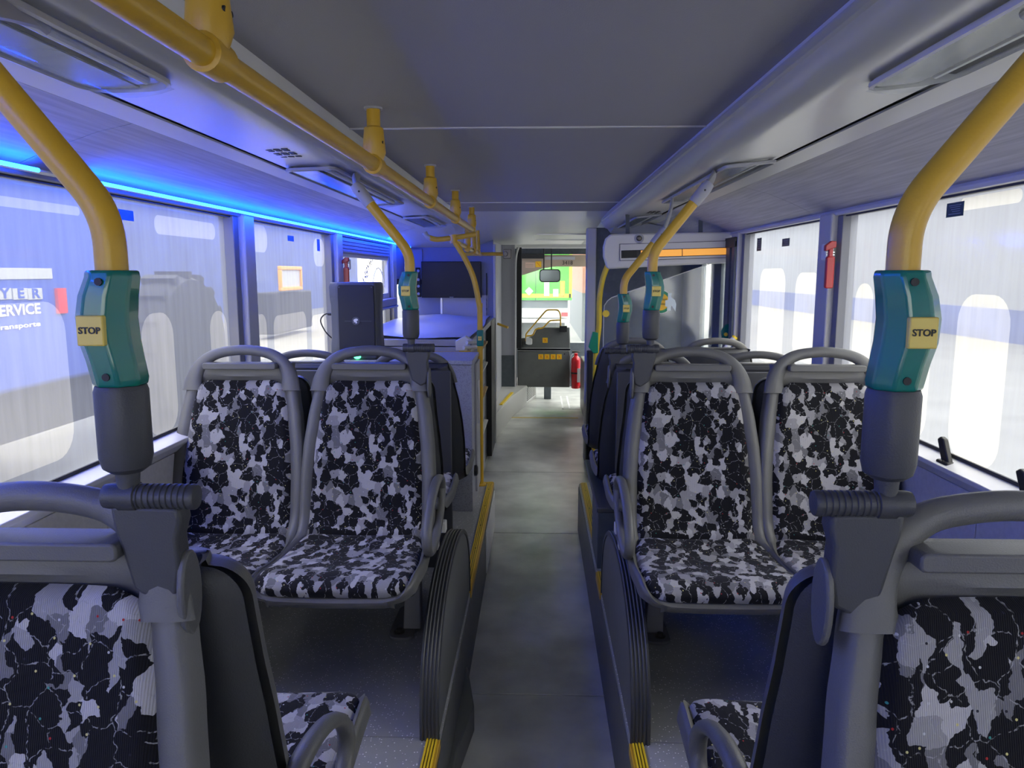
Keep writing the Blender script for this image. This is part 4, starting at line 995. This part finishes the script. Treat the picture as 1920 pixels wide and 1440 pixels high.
# fare table rails (yellow bars) on the driver door
t = thing('cash_desk_rail', 'thin double yellow bars above the driver cabin door', 'guard rail', (.0, 9.0, 1.0))
def P9(px, py): v_ = aY(px, py, 9.0); return (v_.x, 0, v_.z - 1.0)
put('upper_bar', MB().tube(bend_path([P9(986, 640), P9(986, 626), P9(1025, 581), P9(1047, 581), P9(1051, 590), P9(1051, 612)], .03, 4), .009, 8), 'yellow', t)
put('lower_bar', MB().tube(bend_path([P9(986, 630), P9(999, 629), P9(1004, 617), P9(1018, 615), P9(1031, 601), P9(1050, 600)], .025, 4), .009, 8), 'yellow', t)
put('desk_block', MB().box(P9(1049, 612)[0], P9(1063, 612)[0], -.03, .03, P9(1049, 622)[2], P9(1049, 611)[2]), 'black', t, .003)
put('paper', MB().box(P9(986, 612)[0], P9(996, 612)[0], -.03, -.02, P9(1049, 645)[2], P9(1049, 633)[2]), 'white', t)

# fire extinguisher
e0 = aY(1079, 728, 9.0)
t = thing('fire_extinguisher', 'red fire extinguisher standing at the far end right of driver door', 'fire extinguisher', (e0.x, 9.0, e0.z))
put('cylinder', MB().lathe([(.045, 0), (.052, .01), (.055, .05), (.055, .33), (.048, .37), (.025, .395), (.02, .40)], 24), 'red', t)
put('valve', MB().box(-.02, .02, -.02, .02, .39, .43), 'red', t, .005)
put('lever', MB().prism([(-.045, .43), (.05, .44), (.05, .45), (-.045, .455)], 'y', -.01, .01), 'chrome', t, .002)
put('hose', MB().tube(smooth_path([(-.02, 0, .42), (-.06, -.02, .40), (-.07, -.02, .30), (-.055, -.02, .12), (-.045, -.02, .02)], 6), .008, 8), 'boardgrey', t)
lb_ = put('paper_label', MB().box(.015, .050, -.0545, -.02, .08, .25), 'white', t)
put('bracket_strap', MB().lathe([(.057, .18), (.057, .2)], 24), 'black', t)
put('wall_hook', MB().box(.03, .12, .0, .03, .0, .04), 'black', t)

# windscreen and dash zone
zf = 10.6
def Pf(px, py, y=zf): return aY(px, py, y)
struct('window_8', MB().box(-.9, 1.15, zf, zf + .006, .62, 1.9), 'clear')
o = struct('wall_front', MB().box(XL, XR, zf - .02, zf + .06, -.3, .62).box(XL, XR, zf - .02, zf + .06, 1.86, 2.15).box(XL, -.22, zf - .02, zf + .05, .6, 1.9).box(.70, XR, zf - .02, zf + .05, .6, 1.9), 'bulk')
a_ = Pf(980, 500); b_ = Pf(1097, 483)
hd = thing('front_header_panel', 'beige header panel above the windscreen with number and label', 'panel', (0, zf - .10, 1.75))
poly = [Pf(979, 478), Pf(1098, 478), Pf(1098, 500), Pf(1040, 500), Pf(1020, 503), Pf(984, 515), Pf(979, 516)]
put('panel_board', MB().prism([(p.x, p.z - 1.75) for p in poly], 'y', .0, .03), 'tan', hd) if False else None
M['tan'] = mat('beige header plastic', (.42, .33, .25), .5); M['tan2'] = mat('pale beige label', (.65, .45, .33), .5)
put('panel_board', MB().prism([(p.x, p.z - 1.75) for p in poly], 'y', .0, .085), 'tan', hd, .003)
q0, q1 = Pf(985, 502, zf - .1), Pf(1003, 492, zf - .1)
put('paper_label', MB().box(q0.x, q1.x, -.004, -.001, q0.z - 1.75, q1.z - 1.75), 'tan2', hd)
for i in range(2): put('print_line', MB().box(q0.x + .01, q1.x - .02, -.006, -.0035, q0.z - 1.75 + .02 + i * .02, q0.z - 1.75 + .026 + i * .02), 'tan', hd)
q0, q1 = Pf(1004, 501, zf - .1), Pf(1015, 490, zf - .1)
ps = put('pictogram_sticker', MB().box(q0.x, q1.x, -.004, -.001, q0.z - 1.75, q1.z - 1.75), 'stick', hd)
put('pictogram_stroke', MB().prism([(q0.x + .01, q1.z - 1.76), (q0.x + .02, q1.z - 1.76), (q1.x - .01, q0.z - 1.74), (q1.x - .02, q0.z - 1.74)], 'y', -.006, -.0035), 'orange', ps)
q0 = Pf(1064, 493, zf - .1); text('number_plate', '3418', .075, 'black', hd, (q0.x, -.004, q0.z - 1.75), FRONT)
q0, q1 = Pf(975, 485, zf - .1), Pf(1020, 476, zf - .1)
put('dark_display', MB().box(q0.x, q1.x, -.06, -.01, q0.z - 1.75, q1.z - 1.75), 'black', hd, .004)
q0, q1 = Pf(1022, 487, zf - .1), Pf(1078, 481, zf - .1)
put('air_slot', MB().box(q0.x, q1.x, -.02, -.0, q0.z - 1.75, q1.z - 1.75), 'boardgrey', hd)
# sun blind rollers / interior beam above
struct('trim_8', MB().box(-.32, .62, 9.3, 9.36, 1.90, 1.97), 'alumatte', .01, label='bright cross beam before the windscreen')
struct('ceiling_driver', MB().box(XL, XR, 9.3, zf, 1.95, 1.98), 'cove')
# mirror
p0 = aY(1031, 517, 9.9)
t = thing('interior_mirror', 'dark rounded interior mirror hanging before the windscreen', 'mirror', (p0.x, 9.9, p0.z))
put('mirror_case', MB().prism(rrect(-.138, .138, -.085, .085, .045, 6), 'y', -.02, .03), 'black', t, .01)
put('mirror_glass', MB().prism(rrect(-.125, .125, -.072, .072, .036, 6), 'y', -.024, -.019), 'chromedark', t) if False else None
M['chromedark'] = mat('mirror glass', (.07, .08, .085), .1, metal=1)
put('mirror_glass', MB().prism(rrect(-.125, .125, -.072, .072, .036, 6), 'y', -.024, -.019), 'chromedark', t)
for x in (-.08, .02): put('mirror_arm', MB().tube([(x, .02, .07), (x, .02, .14), (x, .05, 1.955 - p0.z)], .008, 8), 'black', t)

# ================================================================== RIGHT FRONT
po = struct('wall_post_right', MB().box(.405, .485, 6.28, 6.40, 0, 1.97), 'pillar', .01)
struct('wall_right_front', MB().box(.60, XR, 7.6, 7.66, 0, 1.97), 'bulk')
struct('door_1', MB().box(.52, .58, 7.75, 8.9, 0, .62), 'darkpanel', .01, label='low dark partition wall by the front door')
struct('wall_right_low', MB().prism([(.475, 4.56), (.475, 6.28), (.60, 6.28), (.60, 4.56)], 'z', 0, .30), 'darkpanel', .004)
o = struct('door_2', MB().box(.485, XR, 6.30, 6.34, 0, 1.97), 'bulk', .003, label='dark panelled bulkhead behind the glass screen')
# folded door leaves with glazing at the right wall
for i, (x0, x1) in enumerate(((aY(1262, 0, 6.2).x, aY(1290, 0, 6.2).x), (aY(1300, 0, 6.2).x, aY(1317, 0, 6.2).x))): pass
def slab(name, px0, px1, y, z0, z1, m, par):
    a, b = aY(px0, 560, y).x, aY(px1, 560, y).x
    return put(name, MB().box(a, b, y - .01, y + .01, z0, z1), m, par, .002)
dl = struct('door_3', MB().box(XR, XR + .05, 4.62, 7.6, -.3, .35).box(XR, XR + .05, 6.1, 7.6, .35, 2.0), 'rubber', label='middle doorway on the right with folded glazed leaves')
def leaf(x, pxs, lb):
    """folded leaf: dark stiles with glass slits between; pxs = edges of stile, slit, stile ..."""
    ys = [aX(p, 560, x).y for p in pxs]; r_ = thing('door_leaf', lb, 'door leaf', (x, ys[0], 0.05)); y0 = ys[0]
    for i in range(0, len(ys) - 1, 2): put('leaf_stile', MB().box(-.018, .018, ys[i] - y0, ys[i + 1] - y0, 0, 1.74), 'bulk', r_, .004)
    for i in range(1, len(ys) - 2, 2): put('leaf_glass', MB().box(-.003, .003, ys[i] - y0, ys[i + 1] - y0, .0, 1.74), 'clear', r_)
    for za, zb in ((0, .08), (1.70, 1.76)): put('leaf_rail', MB().box(-.02, .02, 0, ys[-1] - y0, za, zb), 'black', r_, .003)
    return r_
leaf(1.17, [1379, 1374, 1370, 1363, 1355, 1338], 'nearer folded door leaf with narrow bright glass slits beside the right pillar')
leaf(1.17, [1337, 1336, 1318, 1284], 'farther folded door leaf with one wider glass slit in right doorway')
gr = thing('door_grip', 'green door opener knob on the right pillar beside door leaf', 'door knob', (1.167, 4.60, 1.22))
put('knob_body', MB().prism([(-.0, -.07), (-.035, -.03), (-.045, .03), (-.02, .07), (.0, .075)], 'y', -.01, .02), 'green', gr, .006)
put('knob_button', MB().lathe([(.012, -.01), (.010, -.016)], 12, (-.018, 0, .01), 'y'), 'yellow_bright', gr)
t = thing('grab_bar', 'slanted grey grab bar with yellow tip on the pillar right of display', 'grab bar', (1.165, 4.45, 1.12))
put('bar', MB().tube([(-.09, 0, -.02), (.0, 0, .10)], .017, 12), 'alumatte', t)
put('bar_tip', MB().tube([(-.002, 0, .098), (.006, 0, .108)], .018, 12), 'yellow_bright', t)
# glass screen with rounded upper corner
p0, p1, p2, p3, p4 = [aY(*q, 4.75) for q in ((1132, 590), (1133, 573), (1147, 558), (1330, 495), (1330, 700))]
poly = [(p0.x, .75), (p0.x, p0.z), (p1.x, p1.z), (p1.x + .02, p1.z + .03), (p2.x, p2.z), (p3.x, p3.z), (1.1, p3.z + .01), (1.1, .75)]
t = thing('glass_screen', 'clear wind screen with slanted rounded top before the dark bulkhead', 'glass screen', (0, 4.75, 0))
put('screen_glass', MB().prism(poly, 'y', -.003, .003), 'clear', t)
put('screen_edge', MB().tube([(x, 0, z) for x, z in poly[:-1]], .003, 6), 'cream', t)
pc = aY(1238, 566, 4.75)
rd = .075
dec = put('sticker_disc', MB().lathe([(rd, -.004), (rd, -.0035)], 32, (0, 0, 0), 'y'), 'white', t, loc=(pc.x, 0, pc.z))
put('sticker_ring', MB().lathe([(rd * .95, -.0045), (rd * .95, -.0040)], 32, (0, 0, 0), 'y'), 'greenprint', dec) if False else None
M['greenprint'] = mat('green print', (.02, .28, .12), .5)
put('sticker_ring', MB().lathe([(rd * .95, -.0055), (rd * .95, -.0045)], 32, (0, 0, 0), 'y'), 'greenprint', dec)
put('sticker_core', MB().lathe([(rd * .72, -.007), (rd * .72, -.006)], 32, (0, 0, 0), 'y'), 'stick', dec)
put('ticket_hand', MB().prism([(.045, .055), (.068, .055), (.066, .03), (.09, .012), (.098, -.015), (.095, -.06), (.075, -.03), (.066, -.02), (.066, -.055), (.042, -.055), (.042, -.03), (.03, -.028), (.03, .01), (.046, .012)], 'y', -.0095, -.0085), 'skin', dec)
text('ticket_print', 'Ticket', .022, 'black', dec, (.012, -.0085, .016), FRONT)
text('ticket_print', 'bitte', .022, 'black', dec, (.012, -.0085, -.012), FRONT)
put('screen_knob', MB().lathe([(.022, -.006), (.022, .006)], 20, (aY(1136, 588, 4.75).x, 0, aY(1136, 588, 4.75).z), 'y'), 'yellow_bright', t)
# yellow stanchion right of the aisle with green opener
sx_ = .432
t = thing('stanchion_pole', 'tall yellow pole right of the aisle with a green wedge below', 'pole', (sx_, 5.5, 0))
def P5(px, py): v_ = aY(px, py, 5.5); return (v_.x - sx_, 0, v_.z)
put('pole', MB().tube(smooth_path([(0, 0, 0), (0, 0, .5), (0.002, 0, 1.0), P5(1123, 610), P5(1124, 560), P5(1131, 520), P5(1146, 484), P5(1158, 460)], 5), .020, 16), 'yellow_bright', t)
put('base_flange', MB().lathe([(.035, 0), (.035, .006), (.02, .012)], 18), 'yellow_bright', t)
wv = [P5(1112, 640), P5(1105, 655), P5(1104, 660), P5(1113, 676), P5(1122, 672), P5(1122, 640)]
wv = [P5(1111, 622), P5(1103, 650), P5(1112, 662), P5(1121, 661), P5(1121, 623)]
put('green_wedge', MB().prism([(p[0], p[2]) for p in wv], 'y', -.025, .01), 'greenwedge', t) if False else None
M['greenwedge'] = mat('green wedge plastic', (.0, .30, .14), .35)
put('green_wedge', MB().prism([(p[0], p[2]) for p in wv], 'y', -.03, .02), 'greenwedge', t, .004)
put('tube_sleeve', MB().cyl((0, 0, .0), (0, 0, .03), .024), 'chrome', t)
# black slim litter / leaflet holder beside the pole (dark upright)
tag(put('dark_upright', MB().box(.415, .46, 6.14, 6.26, .0, .96), 'black', None, .008), 'slim black upright box left of the yellow pole at the aisle', 'box')
# dark box on right platform edge
t = thing('dark_floor_box', 'dark rimmed box on right platform edge beside far seats', 'box', (.32, 3.5, POD))
put('box_body', MB().box(-.05, .16, -.33, .0, 0, .26), 'bulk', t, .004)
put('box_rim', MB().box(-.056, .168, -.34, .52, .26, .285), 'bracket', t, .006)
put('box_slot', MB().box(.0, .06, -.02, .20, .285, .288), 'black', t)

# destination display
t = thing('destination_display', 'cream display case with amber dot matrix bands under the right ceiling', 'display', (.815, 4.75, 1.735))
t.rotation_euler = (0, math.radians(-1.6), math.radians(-3))
outl = [(-.37, -.10), (-.385, -.085), (-.405, -.02), (-.405, .04), (-.39, .09), (-.36, .115), (.37, .105), (.385, .09), (.385, -.07), (.37, -.085), (.0, -.09)]
put('case', MB().prism(outl, 'y', -.03, .09), 'cream', t, .012, 3)
put('inset_frame', MB().box(-.305, .375, -.036, -.029, -.052, .052), 'black', t)
put('inset_plate', MB().box(-.302, .372, -.038, -.030, -.049, .049), 'cream', t)
put('matrix_recess', MB().box(-.295, .352, -.040, -.032, -.036, .012), 'black', t)
put('matrix_dark', MB().box(-.290, -.20, -.042, -.034, -.032, .008), 'blackgloss', t)
for a, b in ((-.175, .075), (.080, .348)): put('matrix_band', MB().box(a, b, -.043, -.034, -.032, .008), 'amber', t)
for i in range(52): pass
cam_ = put('camera_dome', MB().lathe([(.018, -.030), (.017, -.040), (.012, -.046), (.004, -.048)], 18, (-.185, 0, .083), 'y'), 'chrome', t)
put('camera_ring', MB().lathe([(.030, -.030), (.030, -.034), (.020, -.036)], 20, (-.185, 0, .083), 'y'), 'boardgrey', t)
for x in (-.25, .2): put('hanger', MB().box(x - .012, x + .012, .03, .05, .10, .235), 'bulk', t)

dd = struct('added_front_door', MB().box(XR, XR + .05, 7.6, 10.6, -.3, .35).box(XR, XR + .05, 7.6, 10.6, 1.95, 2.15), 'bulk', label='front door on the right, added to dim the far floor')  # added to keep side daylight off the far floor
put('door_glass', MB().box(XR + .01, XR + .02, 7.6, 10.6, .35, 1.95), 'clear', dd)
for y_ in (7.62, 9.1, 10.5): put('door_post', MB().box(XR - .01, XR + .05, y_, y_ + .08, .35, 1.95), 'rubber', dd)
# ================================================================== OUTSIDE
struct('ground', MB().box(-30, 30, -12, 60, -.36, -.30), 'asph')
# green lorry ahead
Y0 = 15.0
def Q(px, py, y=Y0): return aY(px, py, y)
t = thing('green_lorry', 'bright green lorry with white bumper seen through windscreen', 'lorry', (0, Y0, -.3))
gx0, gx1 = Q(930, 500).x, Q(1073, 500).x; gt = 3.0; gb = Q(1000, 563).z + .3
put('cargo_body', MB().box(gx0, gx1, 0, 6, gb, gt), 'greenpaint', t, .01)
put('door_gap', MB().box(Q(1006, 0).x, Q(1007.4, 0).x, -.006, .01, gb, gt), 'black', t)
put('yellow_stripe', MB().box(gx0, gx1 - .02, -.008, .0, gb + .05, gb + .13).box(gx1 - .10, gx1 - .02, -.008, 0, gb + .05, gt), 'lime', t) if False else None
M['lime'] = mat('lime stripe', (.45, .52, .01), .5)
put('yellow_stripe', MB().box(gx0, gx1 - .02, -.008, .0, gb + .05, gb + .13).box(gx1 - .06, gx1 - .0, -.008, 0, gb + .05, gt), 'lime', t)
a_, b_ = Q(1050, 556), Q(1059, 527)
put('warning_board', MB().box(a_.x, b_.x, -.02, 0, a_.z + .3, b_.z + .3), 'orange', t); put('warning_field', MB().box(a_.x + .02, b_.x - .02, -.03, -.018, a_.z + .32, b_.z + .28), 'stick', t)
a_, b_ = Q(1020, 555), Q(1030, 529); put('white_poster', MB().box(a_.x, b_.x, -.012, 0, a_.z + .3, b_.z + .3), 'truckwhite', t)
a_, b_ = Q(1037, 556), Q(1047, 542); put('small_notice', MB().box(a_.x, b_.x, -.012, 0, a_.z + .3, b_.z + .3), 'cream', t)
c_ = Q(992, 546); put('hazard_diamond', MB().prism([(c_.x - .085, c_.z + .3), (c_.x, c_.z + .385), (c_.x + .085, c_.z + .3), (c_.x, c_.z + .215)], 'y', -.012, 0), 'boardgrey', t)
a_, b_ = Q(930, 578), Q(1065, 566); put('dark_gap', MB().box(a_.x, b_.x, .05, 1, a_.z + .3 - .02, b_.z + .35), 'bulk', t)
a_, b_ = Q(930, 595), Q(1067, 578); put('bumper', MB().box(a_.x, b_.x, -.15, .1, a_.z + .3, b_.z + .3), 'truckwhite', t, .01)
a_, b_ = Q(930, 604), Q(1067, 597); put('lower_bumper', MB().box(a_.x, b_.x, -.2, .1, a_.z + .3, b_.z + .3), 'truckwhite', t, .01)
a_, b_ = Q(1052, 592), Q(1064, 585); put('tail_lamp', MB().box(a_.x, b_.x, -.17, -.1, a_.z + .3, b_.z + .3), 'red', t)
a_ = Q(1003, 588.5, Y0 - .16); text('bumper_lettering', 'SCHMITZ', .075, 'boardgrey', t, (a_.x, -.153, a_.z + .3), FRONT)
put('chassis', MB().box(gx0 + .3, gx1 - .3, .2, 5.5, .35, gb), 'tyre', t)
for x in (gx0 + .25, gx1 - .25): put('wheel', MB().lathe([(.2, -.14), (.5, -.13), (.5, .13), (.2, .14)], 24, (x, .9, .5), 'x'), 'tyre', t)
# salmon building ahead right
t = thing('salmon_building', 'salmon coloured building beyond the lorry on the right', 'building', (2.2, 21, -.3))
put('wall', MB().box(-.95, .9, 0, 8, 1.35, 7), 'brick', t)
put('base_wall', MB().box(-.95, .9, .02, 8, 0, 1.35), 'bulk', t)
for i in range(3): put('base_window', MB().box(-.8 + i * .5, -.45 + i * .5, -.03, .02, .55, 1.05), 'wallpale', t)
for i in range(10): put('facade_rib', MB().box(-.9 + i * .14, -.83 + i * .14, -.05, 0, 1.35, 2.05), 'orangepaint' if False else 'brick', t)
# left: blue service lorry, wheel, loader, hall
XT = -4.2
t = thing('blue_service_lorry', 'blue lorry with white lettering seen through the front left window', 'lorry', (XT, 0, -.3))
def PX(px, py, X=XT): return aX(px, py, X)
q = PX(232, 600).y
put('lorry_body', MB().box(-2.2, 0, -1, q, .95, 3.6), 'bluepaint', t, .04)
put('lorry_chassis', MB().box(-2.0, -.2, -1, q - .3, .5, .95), 'tyre', t)
rz = PI / 2
def side_text(body, px, py, size, m='white', al='RIGHT'):
    v_ = PX(px, py); return text('lorry_lettering', body, size, m, t, (.014, v_.y, v_.z + .3), (PI / 2, 0, PI / 2), align=al, bold=.02)
for ch, pxx in (('Y', 6), ('E', 36), ('R', 64)):
    v0, v1 = PX(pxx - 13, 562), PX(pxx + 12, 540)
    lp_ = put('letter_panel', MB().box(0, .012, v0.y, v1.y, v0.z + .3, v1.z + .3), 'truckwhite', t)
    c_ = PX(pxx, 551); text('panel_letter', ch, .11, 'bluepaint', lp_, (.014, c_.y, c_.z + .3), (PI / 2, 0, PI / 2), bold=.03, sx=1.5)
side_text('SERVICE', 73, 579, .12).scale = (1.3, 1, 1); side_text('Transporte', 73, 607, .055).scale = (2.2, 1, 1)
v_ = PX(112, 566); put('red_lamp', MB().box(0, .03, v_.y - .06, v_.y + .06, v_.z + .2, v_.z + .42), 'red', t)
v0, v1 = PX(-30, 524), PX(95, 503); put('white_band', MB().box(0, .01, v0.y, v1.y, v0.z + .3, v1.z + .3), 'truckwhite', t)
for yy in (.2, 3.0): put('wheel', MB().lathe([(.2, -.14), (.48, -.13), (.5, 0), (.48, .13), (.2, .14)], 24, (-.18, yy, .5), 'x'), 'tyre', t)
v0 = PX(332, 622, -4.4)
t = thing('tractor_wheel', 'big tractor tyre standing beyond front left window', 'tyre', (-4.4, v0.y, .62))
R_ = .95
put('tyre', MB().lathe([(R_ * .55, -.22), (R_ * .95, -.22), (R_, -.12), (R_, .12), (R_ * .95, .22), (R_ * .55, .22)], 32, (0, 0, 0), 'x'), 'tyre', t)
put('rim', MB().lathe([(.05, .05), (.3, .12), (R_ * .55, .2), (R_ * .55, -.2), (.3, -.1)], 28, (0, 0, 0), 'x'), 'boardgrey', t)
for k_ in range(18):
    a = 2 * PI * k_ / 18; o = put('tyre_lug', MB().box(-.2, .2, -.06, .06, R_ - .03, R_ + .05), 'tyre', t); o.rotation_euler = (a, 0, 0)
v0 = PX(542, 522, -7.5)
t = thing('orange_machine', 'orange cab of a machine seen through second left window', 'machine', (-7.5, v0.y, v0.z))
put('cab_frame', MB().box(0, .1, -1.0, 1.0, .25, .36).box(0, .1, -1.0, 1.0, -.36, -.25).box(0, .1, -1.0, -.88, -.25, .25).box(0, .1, .88, 1.0, -.25, .25), 'orangepaint', t, .02)
put('cab_window', MB().box(.03, .05, -.88, .88, -.25, .25), 'truckwhite', t)
put('machine_body', MB().box(-.6, 0, -1.3, 2.2, -1.6, -.4), 'tyre', t, .05)
t = thing('industrial_hall', 'long hall front behind the left windows, tinted for the strip reflection', 'building', (-12, 10, -.3))
put('hall_wall', MB().box(-1, 0, -22, 40, 0, 6.2), 'halldark', t)
put('white_gate', MB().box(0, .05, -6, -3, 0, 2.6), 'wallpale', t)
put('roof_edge', MB().box(-1, .2, -22, 40, 6.2, 6.4), 'wallpale', t)
# right side: pale hall, car, blue banner
t = thing('pale_hall', 'pale hall wall behind the right windows', 'building', (13, 8, -.3))
put('hall_wall', MB().box(0, 1, -22, 40, 0, 6.2), 'wallpale', t)
put('dark_base', MB().box(-.05, 0, -22, 40, .0, .9), 'halldark', t)
t = thing('parked_van', 'blurred grey blue van with red lamp outside the right windows', 'van', (6.5, 6.3, -.3))
bodyp = [(-2.4, .35), (-2.4, 1.1), (-1.9, 1.25), (-1.3, 1.95), (1.7, 2.0), (2.1, 1.2), (2.1, .35)]
put('van_body', MB().prism(bodyp, 'x', 0, 1.8), 'vanpaint', t, .08) if False else None
M['vanpaint'] = mat('grey blue van paint', (.10, .14, .25), .35)
put('van_body', MB().prism(bodyp, 'x', 0, 1.8), 'vanpaint', t, .08)
put('side_window', MB().box(-.01, .0, -1.1, 1.5, 1.25, 1.75), 'blackgloss', t)
for yy in (-1.5, 1.3): put('wheel', MB().lathe([(.1, -.02), (.33, .0), (.33, .2), (.1, .2)], 20, (-.03, yy, .33), 'x'), 'tyre', t)
put('tail_lamp', MB().box(-.02, .02, -2.35, -2.2, .95, 1.25), 'red', t)
o = tag(put('blue_banner', MB().box(6.0, 6.02, 2.2, 5.2, 2.0, 2.16), 'bluepaint', None), 'narrow blue banner outside the big right window', 'banner')
